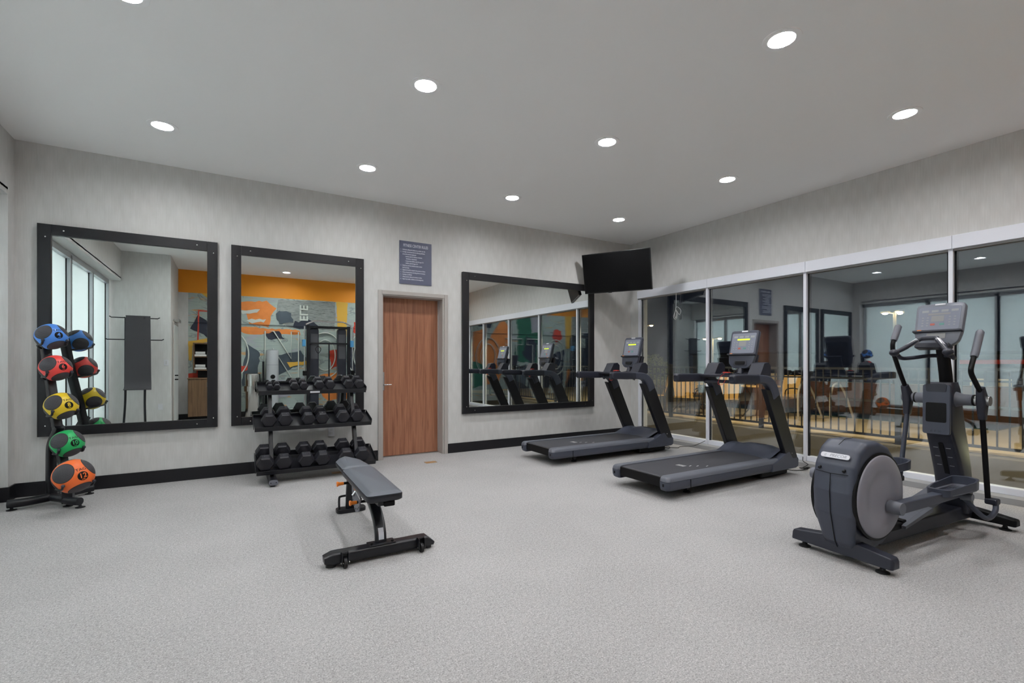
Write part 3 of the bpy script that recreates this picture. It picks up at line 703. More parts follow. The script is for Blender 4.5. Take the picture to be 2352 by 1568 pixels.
for i, (yy, zz) in enumerate(((3.50, .20), (3.54, .18), (3.59, .17), (3.64, .185), (3.68, .215))): G().cyl(bl((.7935, yy, zz)), bl((.7955, yy, zz)), .007, n=10).build('plate_hole', M['satin_black'], t)
G().tube([bl(p) for p in ((.80, 3.45, .27), (.80, 3.78, .33))], .008, 8).tube([bl(p) for p in ((.78, 3.62, .26), (.82, 3.62, .31))], .012, 10).build('adjustment_rod', M['chrome'], t)
lm = frame_mtx(bl((.837, 3.0735, .165)), (1, 0, 0), (0, .33, .94))
# warning label on the front of the spine
pp = smooth_path([(.835, 3.07, .09), (.837, 3.09, .15), (.842, 3.17, .22)], 5)
def front_strip(name, m_, i0, i1, half, parent=t):
    g = G(); P = [Vector(p) for p in pp]
    for a in range(i0, i1):
        q_ = []
        for k in (a, a+1):
            tt = (P[min(k+1, len(P)-1)]-P[max(k-1, 0)]).normalized(); up = tt.cross(Vector((1, 0, 0))).normalized()
            if up.y > 0: up = -up
            b_ = P[k]+up*.0228; q_ += [b_-Vector((half, 0, 0)), b_+Vector((half, 0, 0))]
        g.quad(bl(q_[0]), bl(q_[1]), bl(q_[3]), bl(q_[2]))
    g.build(name, m_, parent, smooth=False)
front_strip('warning_label', M['label_white'], 1, 7, .017); front_strip('label_header', M['label_red'], 7, 8, .017)
G().lathe([(.016, 0), (.016, .03), (.02, .035), (.018, .045)], mtx=frame_mtx(bl((.855, 3.30, .27)), (1, 0, 0), (0, .5, .8)), n=14).build('tension_knob', M['satin_black'], t)
G().plate([(-.012, -.012), (.012, -.012), (0, .012)], frame_mtx(bl((.825, 3.27, .275)), (1, 0, 0), (0, .5, .8)), .001).build('caution_sticker', M['label_yellow'], t, smooth=False)

# ------------------------------------------------------------------ treadmills
def console(parent, mtx, wd, ht, lit, full):
    """cardio console: outline in local (u across, v up), w towards the user"""
    hw = wd/2
    out = rpoly([(-hw*.52, 0.005), (hw*.52, .005), (hw*.86, ht*.13), (hw*.97, ht*.36), (hw, ht), (-hw, ht), (-hw*.97, ht*.36), (-hw*.86, ht*.13)], [.06, .06, .05, .05, .035, .035, .05, .05], 6)
    def sc(k, dz): return [tuple(mtx @ Vector((p[0]*k, (p[1]-ht/2)*k+ht/2, dz))) for p in out]
    G().ring_faces([sc(.90, -.055), sc(.985, -.040), sc(1, -.015), sc(.985, 0), sc(.95, .003)]).build('console_shell', M['console_face'] if full else M['plastic_charcoal'], parent, sharp=50)
    T_ = lambda dz: mtx @ Matrix.Translation((0, 0, dz))
    G().plate(rpoly([(-hw*.84, ht*.40), (hw*.84, ht*.40), (hw*.87, ht*.92), (-hw*.87, ht*.92)], .015), T_(.002), .003).build('display_panel', M['console_panel'], parent, smooth=False)
    dp = T_(.005)
    sg = G()
    for k in range(4): x = (-.72+.40*k)*hw; sg.plate([(x, ht*.80), (x+hw*.28, ht*.80), (x+hw*.28, ht*.85), (x, ht*.85)], dp, .0008)
    sg.build('program_labels', M['console_mark'], parent, smooth=False)
    G().plate([(-hw*.45, ht*.735), (hw*.45, ht*.735), (hw*.45, ht*.775), (-hw*.45, ht*.775)], dp, .001).build('message_display', M['lcd_lit'] if lit else M['lcd_grey'], parent, smooth=False)
    G().plate([(-hw*.30, ht*.585), (hw*.22, ht*.585), (hw*.22, ht*.715), (-hw*.30, ht*.715)], dp, .001).build('track_display', M['lcd_lit'] if lit == 2 else M['lcd_grey'], parent, smooth=False)
    bt = G()
    for sx in (-1, 1):
        for j in range(4):
            for i in range(2):
                x = sx*(.45+.2*i)*hw; y = ht*(.50+.06*j); bt.plate([(x-.006, y-.003), (x+.006, y-.003), (x+.006, y+.003), (x-.006, y+.003)], dp, .001)
    bt.build('buttons', M['console_mark'], parent, smooth=False)
    G().plate(rpoly([(-hw*.32, ht*.50), (-hw*.13, ht*.50), (-hw*.13, ht*.545), (-hw*.32, ht*.545)], .004, 2), dp, .0015).build('stop_button', M['button_red'], parent, smooth=False)
    G().plate(rpoly([(hw*.06, ht*.50), (hw*.25, ht*.50), (hw*.25, ht*.545), (hw*.06, ht*.545)], .004, 2), dp, .0015).build('start_button', M['button_green'], parent, smooth=False)
    G().plate(rpoly([(-hw*.22, ht*.955), (hw*.22, ht*.955), (hw*.22, ht*.99), (-hw*.22, ht*.99)], .007, 3), T_(.0), .005).build('badge', M['badge_silver'], parent, smooth=False)
    # reading ledge
    G().ring_faces([[tuple(mtx @ Vector(p)) for p in ((-hw*1.0, y0, z), (hw*1.0, y0, z), (hw*.99, y1, z), (-hw*.99, y1, z))] for z, y0, y1 in ((-.01, ht*.335, ht*.375), (.022, ht*.345, ht*.37), (.026, ht*.345, ht*.385))]).build('reading_ledge', M['plastic_dark'], parent, .002)
    G().plate([(-hw*.78, ht*.372), (-hw*.60, ht*.372), (-hw*.60, ht*.387), (-hw*.78, ht*.387)], T_(.0255), .002).build('ledge_sticker', M['orange_plastic'], parent, smooth=False)
    if not full:
        G().plate(rpoly([(-hw*.34, ht*.10), (hw*.34, ht*.10), (hw*.34, ht*.185), (-hw*.34, ht*.185)], .012, 4), T_(.0), .018).build('speed_paddle', M['satin_black'], parent, .003)
        G().plate(rpoly([(-hw*.5, ht*.06), (hw*.5, ht*.06), (hw*.44, ht*.21), (-hw*.44, ht*.21)], .02, 4), T_(.0), .008).build('control_bezel', M['plastic_dark'], parent, .002)
    else:
        G().plate([(-hw*.42, ht*.20), (hw*.36, ht*.20), (hw*.36, ht*.32), (-hw*.42, ht*.32)], T_(.002), .003).build('number_pad', M['lcd_grey'], parent, smooth=False)

def treadmill(x, y, label):
    t = thing('treadmill', label, 'treadmill', (x, y, 0), 0, 'treadmills facing the windows')
    for s in (1, -1):
        rail = [(.02, s*.262), (.0, s*.275), (0, s*.35), (.03, s*.368), (1.86, s*.372), (1.86, s*.262)]
        rl_ = rpoly(rail, [.005, .012, .045, .05, .01, .005], 5)
        sr = G().ring_faces([[(p[0]+(k if p[0] < .5 else 0), p[1]-s*k*(1 if abs(p[1]) > .3 else 0), z) for p in rl_] for z, k in ((.085, .022), (.095, .010), (.12, .002), (.165, .0), (.168, 0))]).build('side_rail', M['plastic_charcoal'], t, sharp=45)
        G().ring_faces([[(p[0]+(k if p[0] < .5 else 0), p[1]-s*k*(1 if abs(p[1]) > .3 else 0), z) for p in rl_] for z, k in ((.170, .001), (.195, .006), (.208, .018), (.212, .04))]).build('foot_platform', M['foot_pad_grey'], sr, sharp=45)
        G().box(.30, .303, s*.372-.0025, s*.372+.0025, .09, .168).build('seam', M['satin_black'], sr, smooth=False)
        G().box(-.002, .004, s*.315-.008, s*.315+.008, .125, .15).build('cap_slot', M['satin_black'], sr, smooth=False)
        # front shroud carrying the upright
        pr = rpoly([(1.58, .165), (1.70, .20), (1.86, .275), (1.90, .275), (1.96, .20), (2.075, .20), (2.075, .10), (2.03, .085), (1.58, .085)], [.0, .08, .05, .02, .02, .03, .05, .03, 0], 5)
        ya, yb = sorted((s*.30, s*.378))
        G().prism(pr, 'y', ya, yb).build('front_shroud', M['plastic_charcoal'], t, .010, seg=3)
        ya, yb = sorted((s*.318, s*.376))
        G().ring_faces([[(1.845, yy, .22), (2.07, yy, .17), (1.70, yy, .93), (1.46, yy, .965)] for yy in (ya, yb)]).build('upright', M['black_metal'], t, .008, seg=3)
        G().cyl((1.94, s*.377, .255), (1.94, s*.379, .255), .006, n=8).build('upright_bolt', M['steel'], t)
        # handrail arm, bending down onto the upright
        path = smooth_path([(.93, s*.347, 1.072), (1.0, s*.347, 1.075), (1.25, s*.347, 1.072), (1.45, s*.347, 1.065), (1.545, s*.347, 1.035), (1.61, s*.347, .97), (1.655, s*.347, .88)], 5)
        n_ = len(path); sc_ = [(.62, .6), (.85, .86), (.97, .97)] + [(1, 1)]*(n_-3); sc_ = [(a, b*(1+.45*max(0, min(1, (i-15)/10)))) for i, (a, b) in enumerate(sc_)]
        hsec = rpoly([(-.041, -.045), (.041, -.045), (.036, .045), (-.036, .045)], .02, 4)
        G().sweep(path, hsec, scale=sc_).build('handrail', M['plastic_charcoal'], t)
        G().sweep([tuple(Vector(p)) for p in path[0:13]], [(a*1.04, b*1.04) for a, b in hsec], scale=sc_[0:13]).build('handrail_grip', M['plastic_dark'], t)
        # cup holder wing
        G().ring_faces([[(p[0], s*.272+e*hw_, p[1]) for p in ((1.40, 1.095), (1.485, 1.235), (1.56, 1.245), (1.60, 1.21), (1.60, 1.10))] for e, hw_ in ((-1, .075), (-.8, .078), (.8, .078), (1, .072))]).prism([(1.50, 1.10), (1.52, 1.2), (1.585, 1.2), (1.585, 1.1)], 'y', s*.272-.03, s*.272+.03).build('cup_holder', M['plastic_dark'], t, .004)
    G().box(.03, 1.75, -.264, .264, .11, .196).build('deck', M['satin_black'], t, .003)
    bl_ = rpoly([(.035, .125), (1.78, .125), (1.78, .203), (.035, .203)], [.039, .03, .03, .039], 8)
    G().prism(bl_, 'y', -.255, .255).build('running_belt', M['treadmill_belt'], t, sharp=50)
    g = G()
    for i in range(6): g.box(.55+.0, .61, .01-.016*i, .018-.016*i, .2032, .2037)
    for i, (xx, yy) in enumerate(((.62, -.10), (.68, -.14), (.76, -.19))): g.plate([(0, 0), (.045, .012), (.045, .022), (0, .010)], Matrix.Translation((xx, yy, .2032)), .0005)
    g.build('belt_marks', M['print_white'], t, smooth=False)
    # motor hood
    g = G(); NX, NY = 16, 18; bm = g.bm; grid = []
    for j in range(NY+1):
        yy = -.322+.644*j/NY; x0 = 1.55+.15*(1-(abs(yy)/.322)**2.2); row = []
        for i in range(NX+1):
            f = i/NX; xx = x0+(2.07-x0)*f
            s1 = min(1, f/.62); s1 = s1*s1*(3-2*s1); s2 = max(0, (f-.72)/.28)
            z = .205+.088*s1-.10*s2*s2+.012*math.cos(yy/.322*PI/2)*s1
            dish = .018*math.exp(-((abs(yy)-.22)/.05)**2)*s1*(1-s2)
            row.append(bm.verts.new((xx, yy, z-dish)))
        grid.append(row)
    for j in range(NY):
        for i in range(NX): bm.faces.new((grid[j][i], grid[j+1][i], grid[j+1][i+1], grid[j][i+1]))
    low = [[bm.verts.new((r[0].co.x, r[0].co.y, .10)), bm.verts.new((r[-1].co.x, r[-1].co.y, .10))] for r in grid]
    for j in range(NY):
        bm.faces.new((grid[j][0], low[j][0], low[j+1][0], grid[j+1][0])); bm.faces.new((grid[j][-1], grid[j+1][-1], low[j+1][1], low[j][1]))
    hd = g.build('motor_hood', M['plastic_charcoal'], t, sharp=60)
    G().obox((1.93, -.03, .3065), .022, .13, .003, Matrix.Rotation(math.radians(-4), 4, 'Y')).build('hood_badge', M['plastic_dark'], hd, .001)
    G().box(1.50, 2.0, -.30, .30, .012, .09).build('lift_housing', M['satin_black'], t, .02, seg=3)
    for s in (1, -1):
        G().prism([(.40, .11), (.50, .11), (.45, .022), (.42, .022)], 'y', s*.22-.012, s*.22+.012).build('rear_leg', M['black_metal'], t, .002)
        G().lathe([(.034, 0), (.034, .008), (.014, .02), (.008, .03)], (.43, s*.22, 0), 16).build('levelling_foot', M['rubber_black'], t)
        G().cyl((1.88, s*.20-.02, .035), (1.88, s*.20+.02, .035), .035, n=18).build('transport_wheel', M['rubber_black'], t)
    # cross panel between the hand rails
    G().ring_faces([[(1.30, yy, 1.085), (1.62, yy, 1.075), (1.62, yy, 1.105), (1.42, yy, 1.118), (1.29, yy, 1.108)] for yy in (-.315, .315)]).build('cross_panel', M['plastic_dark'], t, .006)
    G().tube(smooth_path([(1.40, .31, 1.02), (1.37, .27, 1.045), (1.36, .2, 1.035), (1.355, -.2, 1.035), (1.37, -.27, 1.045), (1.40, -.31, 1.02)], 5), .019, 12).build('heart_rate_bar', M['plastic_dark'], t)
    cb = G().box(1.31, 1.39, -.045, .045, 1.112, 1.130).build('stop_base', M['plastic_dark'], t, .004)
    G().box(1.325, 1.365, -.035, .035, 1.130, 1.140).build('emergency_stop', M['red_cord'], cb, .003)
    G().tube(smooth_path([(1.31, .0, 1.125), (1.275, .03, 1.08), (1.27, .05, 1.01), (1.28, .01, 1.00), (1.285, -.02, 1.04), (1.33, -.03, 1.12)], 5), .0018, 6).build('safety_cord', M['red_cord'], t)
    # console on its mast
    G().sweep(smooth_path([(1.56, 0, 1.09), (1.66, 0, 1.115), (1.735, 0, 1.20), (1.78, 0, 1.33)], 5), rpoly([(-.09, -.028), (.09, -.028), (.09, .028), (-.09, .028)], .015, 3), side=(0, 1, 0)).build('console_mast', M['plastic_dark'], t)
    cmx = frame_mtx((1.575, 0, 1.175), (0, -1, 0), (.25, 0, 1))
    ht = .445
    G().ring_faces([[tuple(cmx @ Vector((p[0]*k, .18+(p[1])*k, -dz))) for p in rpoly([(-.13, -.15), (.13, -.15), (.15, .2), (-.15, .2)], .04, 4)] for dz, k in ((.04, 1), (.085, .82), (.10, .6))]).build('console_back', M['plastic_dark'], t, sharp=50)
    console(t, cmx, .335, ht, 1, False)
    G().tube([(1.58, 0, 1.11), (1.62, 0, 1.22)], [.035, .028], 14).build('console_neck', M['plastic_dark'], t)
    return t
treadmill(3.345, 3.31, 'black treadmill facing the windows, nearer to the elliptical trainer')
treadmill(3.305, 5.005, 'black treadmill standing next to the wide mirror under the television')

# power cords
def cord(pts, label, r=.004):
    o = G().tube(smooth_path(pts, 8), r, 8).build('power_cord', M['cord_black']); tag(o, label, 'power cord', 'treadmill power cords'); return o
cord([(5.37, 4.86, .03), (5.47, 4.80, .006), (5.60, 4.90, .006), (5.52, 5.0, .006), (5.45, 4.88, .012), (5.62, 4.76, .006), (5.72, 4.80, .008), (5.82, 4.66, .03), (5.88, 4.60, .065), (5.985, 4.575, .10)], 'black power cord on the floor in front of the treadmill by the mirror')
c_ = [(5.41, 3.2, .035), (5.55, 3.08, .01), (5.66, 3.03, .008)]
for k in range(22): a = k*1.25; c_.append((5.715+.05*math.cos(a)+.015*math.sin(k*2.1), 3.03+.04*math.sin(a)+.012*math.cos(k*1.7), .012+.035*(k % 5)/5))
c_ += [(5.83, 3.05, .05), (5.90, 3.14, .066), (5.985, 3.19, .10)]
cord(c_, 'bundled black power cord beside the near treadmill, behind the elliptical', .0042)
o = G().tube(smooth_path([(5.985, 5.100, 2.330), (5.985, 5.102, 2.170), (5.985, 5.110, 2.070), (5.985, 5.150, 1.970), (5.985, 5.110, 1.920), (5.985, 5.080, 1.990), (5.985, 5.110, 2.090), (5.985, 5.070, 2.110), (5.985, 5.010, 2.050), (5.985, 5.040, 1.990), (5.985, 5.100, 2.060), (5.985, 5.130, 2.000), (5.985, 5.110, 1.940), (5.985, 5.090, 2.010), (5.985, 5.105, 2.080)], 7), .0045, 7).build('hanging_cable', M['white_cable'])
tag(o, 'coiled white cable hanging from the window header by the television', 'cable')

# ------------------------------------------------------------------ elliptical trainer
t = thing('elliptical_trainer', 'grey and black elliptical trainer with round rear flywheel housing', 'elliptical', (3.338, 1.539, 0), math.radians(-4))
def house(y, k=1.0, dz=0):   # rear housing section outline scaled about its middle
    pts = [(-.01, .035), (-.07, .12), (-.118, .30), (-.128, .44), (-.10, .60), (-.045, .70), (.03, .745), (.16, .745), (.28, .70), (.38, .60), (.42, .45), (.41, .28), (.36, .14), (.30, .075), (.12, .035)]
    pts = rpoly(pts, .05, 4)
    return [((p[0]-.14)*k+.14, y, (p[1]-.39)*k+.39) for p in pts]
def houset(y, k):  # narrower towards the floor
    out = []
    for (a, b, c) in house(y, k):
        w_ = 1 if c > .30 else .62+.38*(c-.03)/.27
        out.append((a, b*w_*.94-.008, c))
    return out
rh = G().ring_faces([houset(-.132, .90), houset(-.132, .93), houset(-.118, .985), houset(-.085, 1.0), houset(0, 1.005), houset(.085, 1.0), houset(.118, .985), houset(.132, .93), houset(.132, .90)]).build('flywheel_housing', M['plastic_charcoal'], t, sharp=50)
for s in (1, -1):
    mtd = frame_mtx((.15, s*.124-.008, .405), (1, 0, 0), (0, 0, 1))
    if s > 0: mtd = frame_mtx((.15, s*.124-.008, .405), (-1, 0, 0), (0, 0, 1))
    G().lathe([(.272, -.01), (.272, .006), (.262, .008)], mtx=mtd, n=56).build('disc_rim', M['satin_black'], rh)
    G().lathe([(.256, .0), (.256, .012), (.250, .016), (.17, .019), (.160, .014), (.10, .013), (.001, .012)], mtx=mtd, n=56).build('side_disc', M['disc_grey'], rh, sharp=60)
# badge strip on the back
bmx = frame_mtx((-.085, -.008, .655), (0, -1, 0), (.42, 0, .90))
G().plate(rpoly([(-.085, -.016), (.085, -.016), (.085, .016), (-.085, .016)], .0155, 6), bmx, .006).build('badge', M['badge_silver'], rh, .001)
text_obj('badge_text', text_mesh('PRECOR', .025, .0004, 'CENTER', 1.05, shear=.25), M['badge_text'], rh, bmx @ Matrix.Translation((.018, -.001, .0064)))
text_obj('badge_bars', text_mesh('|||', .020, .0003, 'CENTER', .8, shear=.3), M['badge_text'], rh, bmx @ Matrix.Translation((-.058, 0, .0062)))
g = G().tube([(-.120, -.10, .555), (-.1235, 0, .550), (-.120, .09, .555)], .0022, 6)
g.tube([(-.1235, .0, .55), (-.134, .0, .44), (-.124, .0, .30), (-.076, 0, .12), (-.02, 0, .035)], .0022, 6); g.tube([(-.034, .0, .722), (.03, 0, .752), (.12, 0, .754)], .0018, 6)
g.build('panel_seam', M['satin_black'], rh)
for yy in (-.072, .072): G().cyl((-.100, yy, .578), (-.119, yy, .572), .008, n=12).build('screw_head', M['satin_black'], rh)
# rear and front stabilisers
for nm, x0, wd_, top in (('rear_stabilizer', -.01, .30, .115), ('front_stabilizer', 1.63, .31, .10)):
    sb = G().ring_faces([[(x0-.045+k, yy, .04), (x0+.05-k, yy, .04), (x0+.045-k, yy, zt), (x0-.035+k, yy, zt)] for yy, zt, k in ((-wd_, .085, .012), (-wd_+.012, top-.01, 0), (-.08, top+.02, 0), (.08, top+.02, 0), (wd_-.012, top-.01, 0), (wd_, .085, .012))]).build(nm, M['plastic_dark'] if x0 < 1 else M['satin_black'], t, .008, seg=3)
    for s in (1, -1): G().lathe([(.036, 0), (.036, .006), (.016, .016), (.010, .045)], (x0, s*(wd_-.07), 0), 20).build('levelling_foot', M['rubber_black'], sb)
G().box(.30, 1.62, -.065, .065, .045, .145).build('main_rail', M['plastic_dark'], t, .012, seg=3)
G().box(.38, .52, -.095, .095, .135, .175).box(.55, .60, -.08, .08, .14, .18).build('rail_cover', M['satin_black'], t, .006)
# ramp with two tracks
G().ring_faces([[(.62, yy, .165), (1.42, yy, .33), (1.42, yy, .29), (.62, yy, .13)] for yy in (-.075, .075)]).build('ramp', M['plastic_grey'], t, .006)
G().ring_faces([[(.50, yy, .16), (.86, yy, .235), (.86, yy, .205), (.50, yy, .14)] for yy in (-.12, -.09)]).build('ramp_roller_guide', M['plastic_grey'], t, .003)
# pedal arms and pedals
for s, px_, pz, fx in ((-1, .235, .335, 1.06), (1, .13, .475, 1.0)):
    y = s*.185
    cr = G().cyl((px_, s*.125, pz), (px_, s*.15, pz), .022, n=18).cyl((px_, s*.15, pz), (px_, s*(.222 if s < 0 else .262), pz), .043, .038, n=22).build('crank_pivot', M['plastic_grey'], t)
    ang = math.atan2(.385-pz, .95-px_)
    G().ring_faces([[(px_, yy, pz-.036), (px_+.0, yy, pz+.036), (1.0, yy, .368), (1.02, yy, .31)] for yy in (y-.030, y+.030)]).build('pedal_arm', M['plastic_charcoal'], t, .008, seg=3)
    zc = .395 if s < 0 else .47
    xc = .98 if s < 0 else .92
    pl = rpoly([(xc-.235, y-.06), (xc+.10, y-.085), (xc+.19, y-.07), (xc+.22, y+.0), (xc+.19, y+.08), (xc-.10, y+.085), (xc-.235, y+.06)], .04, 4)
    pd = G().ring_faces([[(p[0], p[1], zc-.042+.03*(p[0]-xc)) for p in pl], [(p[0], p[1], zc-.03+.03*(p[0]-xc)) for p in pl]]).build('pedal', M['plastic_grey'], t, .004)
    def inn(k): return [((p[0]-xc)*k+xc, (p[1]-y)*k+y) for p in pl]
    a, b = pl, inn(.90)
    rim = G(); hz = lambda p, h: zc+.03*(p[0]-xc)+h
    hh = lambda p: .004+.022*max(0, (p[0]-xc+.1)/.3)
    rings = [[(p[0], p[1], hz(p, -.042)) for p in a], [(p[0]+.004*(1 if p[0] > xc else -1), p[1], hz(p, hh(p))) for p in a], [(p[0], p[1], hz(p, hh(p))) for p in b], [(p[0], p[1], hz(p, -.03)) for p in b]]
    rim.ring_faces(rings, caps=False).build('pedal_rim', M['plastic_charcoal'], pd, sharp=60)
    tr = G()
    for k in range(7): tr.box(xc-.12, xc+.12, y-.048+.015*k, y-.041+.015*k, zc-.031, zc-.026)
    tr.build('pedal_tread', M['plastic_dark'], pd, smooth=False)
# tower
def twr(z):
    """front (user side) x, back x and half width at height z"""
    pts = [(.10, 1.44, 1.60, .10), (.25, 1.42, 1.585, .098), (.42, 1.365, 1.57, .094), (.60, 1.285, 1.535, .088), (.74, 1.215, 1.50, .082), (.90, 1.21, 1.46, .082), (1.03, 1.225, 1.43, .080), (1.09, 1.26, 1.41, .070)]
    for a, b in zip(pts, pts[1:]):
        if a[0] <= z <= b[0]:
            f = (z-a[0])/(b[0]-a[0]); return [a[i]+(b[i]-a[i])*f for i in (1, 2, 3)]
    return list(pts[-1][1:])
rings = []
for z in (.10, .18, .25, .34, .42, .50, .60, .68, .74, .82, .90, .97, 1.03, 1.07, 1.09):
    a, b, h = twr(z); rings.append([(p[0], p[1], z) for p in rpoly([(a, -h), (b, -h*.8), (b, h*.8), (a, h)], .03, 4)])
tw = G().ring_faces(rings).build('tower', M['plastic_dark'], t, sharp=55)
cmx = frame_mtx((1.205, 0, .735), (0, -1, 0), (.02, 0, 1))
G().plate(rpoly([(-.083, -.03), (.083, -.03), (.083, .34), (-.083, .34)], .02, 5), cmx @ Matrix.Translation((0, 0, -.01)), .022).build('holder_panel', M['plastic_charcoal'], tw, .004)
G().plate(rpoly([(-.062, .06), (.062, .06), (.062, .205), (-.062, .205)], .012, 4), cmx @ Matrix.Translation((0, 0, .011)), .002).build('bottle_recess', M['satin_black'], tw, smooth=False)
G().plate(rpoly([(-.060, .285), (.060, .285), (.066, .345), (-.066, .345)], .014, 4), cmx @ Matrix.Translation((0, 0, .011)), .003).build('upper_recess', M['plastic_dark'], tw, smooth=False)
text_obj('panel_text', text_mesh('E F X', .020, .0004, 'CENTER', 1.5), M['plastic_dark'], tw, cmx @ Matrix.Translation((0, -.008, .0124)))
sl = frame_mtx((1.352, 0, .46), (0, -1, 0), (-.30, 0, .66))
G().plate(rpoly([(-.015, -.10), (.015, -.10), (.015, .20), (-.015, .20)], .014, 5), sl @ Matrix.Translation((0, 0, -.006)), .014).build('incline_slot', M['satin_black'], tw, smooth=False)
g = G()
for k in range(4):
    for s in (-1, 1): g.plate([(s*.024, -.075+.075*k), (s*.052, -.075+.075*k), (s*.052, -.071+.075*k), (s*.024, -.071+.075*k)], sl @ Matrix.Translation((0, 0, .002)), .003)
g.build('incline_marks', M['console_mark'], tw, smooth=False)
G().tube(smooth_path([(1.36, 0, 1.05), (1.345, 0, 1.14), (1.315, 0, 1.27), (1.29, 0, 1.38)], 4), .040, 18).build('console_mast', M['satin_black'], t)
for s in (1, -1):
    G().tube([(1.32, s*.06, .965), (1.32, s*.115, .965), (1.32, s*.17, .965)], [.062, .042, .040], 20).build('pivot_housing', M['plastic_grey'], t)
    G().cyl((1.32, s*.172, .965), (1.32, s*.180, .965), .041, n=20).build('pivot_ring', M['satin_black'], t)
    hb = G().cyl((1.32, s*.18, .965), (1.32, s*.262, .965), .034, n=20).build('pivot_cap', M['brushed_steel'] if s < 0 else M['plastic_grey'], t)
    d = 0.0 if s < 0 else -.10
    y = s*.222
    # upper bar, socket and lower bar of the swinging arm
    if s < 0: up = [(1.29, y, 1.02), (1.20, y, 1.10), (1.135, y, 1.17), (1.15, y, 1.23), (1.20, y, 1.31), (1.275, y, 1.455)]; lo = [(1.31, y, .84), (1.40, y, .24)]
    else: up = [(1.26, y, 1.05), (1.17, y, 1.18), (1.09, y, 1.31), (1.075, y, 1.37), (1.09, y, 1.41), (1.16, y, 1.52)]; lo = [(1.29, y, .84), (1.18, y, .33)]
    sp = smooth_path(up, 6)
    ar = G().tube(sp, .0155, 12).build('swing_arm', M['satin_black'], t)
    gi = sp[-9:] if s < 0 else sp[-7:]
    G().tube([tuple(p) for p in gi] + [tuple(Vector(gi[-1])+(Vector(gi[-1])-Vector(gi[-2]))*.5)], [.021]+[.0235]*(len(gi)-1)+[.014], 14).build('hand_grip', M['plastic_grey'], ar)
    G().sweep([(up[0][0]-.01, y, 1.06), (1.31, y, .965), (lo[0][0], y, .83)], rpoly([(-.024, -.030), (.024, -.030), (.024, .030), (-.024, .030)], .012, 3), scale=[(.85, .7), (1.1, 1.5), (.8, .75)]).build('arm_socket', M['plastic_dark'], ar)
    G().tube(lo, .0165, 12).build('lower_arm', M['plastic_charcoal'] if s > 0 else M['satin_black'], ar)
    e = lo[-1]
    G().obox((e[0]+.01, y+s*.02, e[2]), .07, .07, .045).build('link_joint', M['plastic_dark'], ar, .012, seg=3)
    G().tube(smooth_path([(e[0]+.02, y+s*.035, e[2]), (e[0]-.04, y+s*.05, e[2]-.06), (e[0]-.16, y+s*.05, e[2]-.09), (e[0]-.27, y+s*.03, e[2]-.03), (e[0]-.33, y+s*.0, e[2]+.045), (e[0]-.36, s*.19, e[2]+.08)], 5), .0165, 12).build('link_bar', M['plastic_charcoal'], ar)
    G().cyl((e[0]-.35, s*.20, .315), (e[0]-.35, s*.262, .315), .028, .024, n=16).build('link_knob', M['plastic_grey'], ar)
# fixed centre handlebar
G().tube(smooth_path([(.97, -.155, 1.315), (1.02, -.115, 1.35), (1.075, -.055, 1.408), (1.09, -.045, 1.416), (1.092, 0, 1.418), (1.09, .045, 1.416), (1.075, .055, 1.408), (1.02, .115, 1.35), (.97, .155, 1.315)], 4), .0165, 12).build('centre_handlebar', M['plastic_dark'], t)
for s in (1, -1):
    G().tube([(1.03, s*.108, 1.357), (1.072, s*.060, 1.404)], .0175, 12).build('heart_rate_sensor', M['badge_silver'], t)
    G().sph((.965, s*.160, 1.312), (.040, .030, .027), 18, 12).build('handlebar_end', M['plastic_dark'], t)
    G().tube(smooth_path([(.99, s*.158, 1.305), (1.06, s*.155, 1.272), (1.14, s*.12, 1.275), (1.24, s*.06, 1.290), (1.31, 0, 1.29)], 5), .0145, 10).build('handlebar_brace', M['plastic_dark'], t)
cmx = frame_mtx((1.185, .0, 1.350), (0, -1, 0), (.26, 0, 1))
console(t, cmx, .295, .345, 0, True)
G().ring_faces([[tuple(cmx @ Vector((p[0]*k, .15+p[1]*k, -dz))) for p in rpoly([(-.12, -.11), (.12, -.11), (.13, .16), (-.13, .16)], .04, 4)] for dz, k in ((.045, 1), (.085, .8), (.10, .5))]).build('console_back', M['plastic_dark'], t, sharp=50)
G().plate(rpoly([(-.12, -.012), (.10, -.012), (.09, .03), (-.11, .03)], .02, 4), cmx @ Matrix.Translation((0, 0, -.03)), .07).build('console_tray', M['plastic_dark'], t, .008)

# ================================================================== REAR OF THE ROOM (seen in the mirrors)
mu = thing('wall_mural', 'large painted mural with outlined letters under an orange band on the front wall', 'mural', (2.6, YR, 0))
def ml(p, off): return (p[0]-2.6, off, p[1])
G().box(-.78-2.6, W-2.6, 0, .003, .13, 2.79).build('mural_ground', M['m_pale'], mu, smooth=False)
G().box(-.96-2.6, W-2.6, 0, .003, 2.79, C).build('colour_band', M['orange_paint'], mu, smooth=False)
kk = 0
def patch(pts, m_, name='paint_patch', jag=.03, th=None):
    global kk; kk += 1
    out = []; n = len(pts)
    for i in range(n):
        a, b = Vector(pts[i]), Vector(pts[(i+1) % n]); L = (b-a).length; steps = max(1, int(L/.07))
        for s in range(steps):
            p = a.lerp(b, s/steps); out.append((p.x+random.uniform(-jag, jag)*.6, p.y+random.uniform(-jag, jag)*.6))
    y = .0035+.0004*kk
    G().ring_faces([[ml(p, yy) for p in out] for yy in (.002, y)]).build(name, m_, mu, smooth=False)
patch([(.15, 2.66), (.75, 2.70), (.95, 2.55), (.85, 2.35), (.80, 2.10), (.40, 2.15), (.30, 2.45), (.12, 2.5)], M['m_orange'])
patch([(.10, 2.08), (1.45, 2.04), (1.5, 1.94), (.3, 1.92)], M['m_orange'])
patch([(1.0, 2.76), (2.30, 2.78), (2.28, 2.05), (1.25, 2.1), (.95, 2.3)], M['m_plank'], jag=.02)
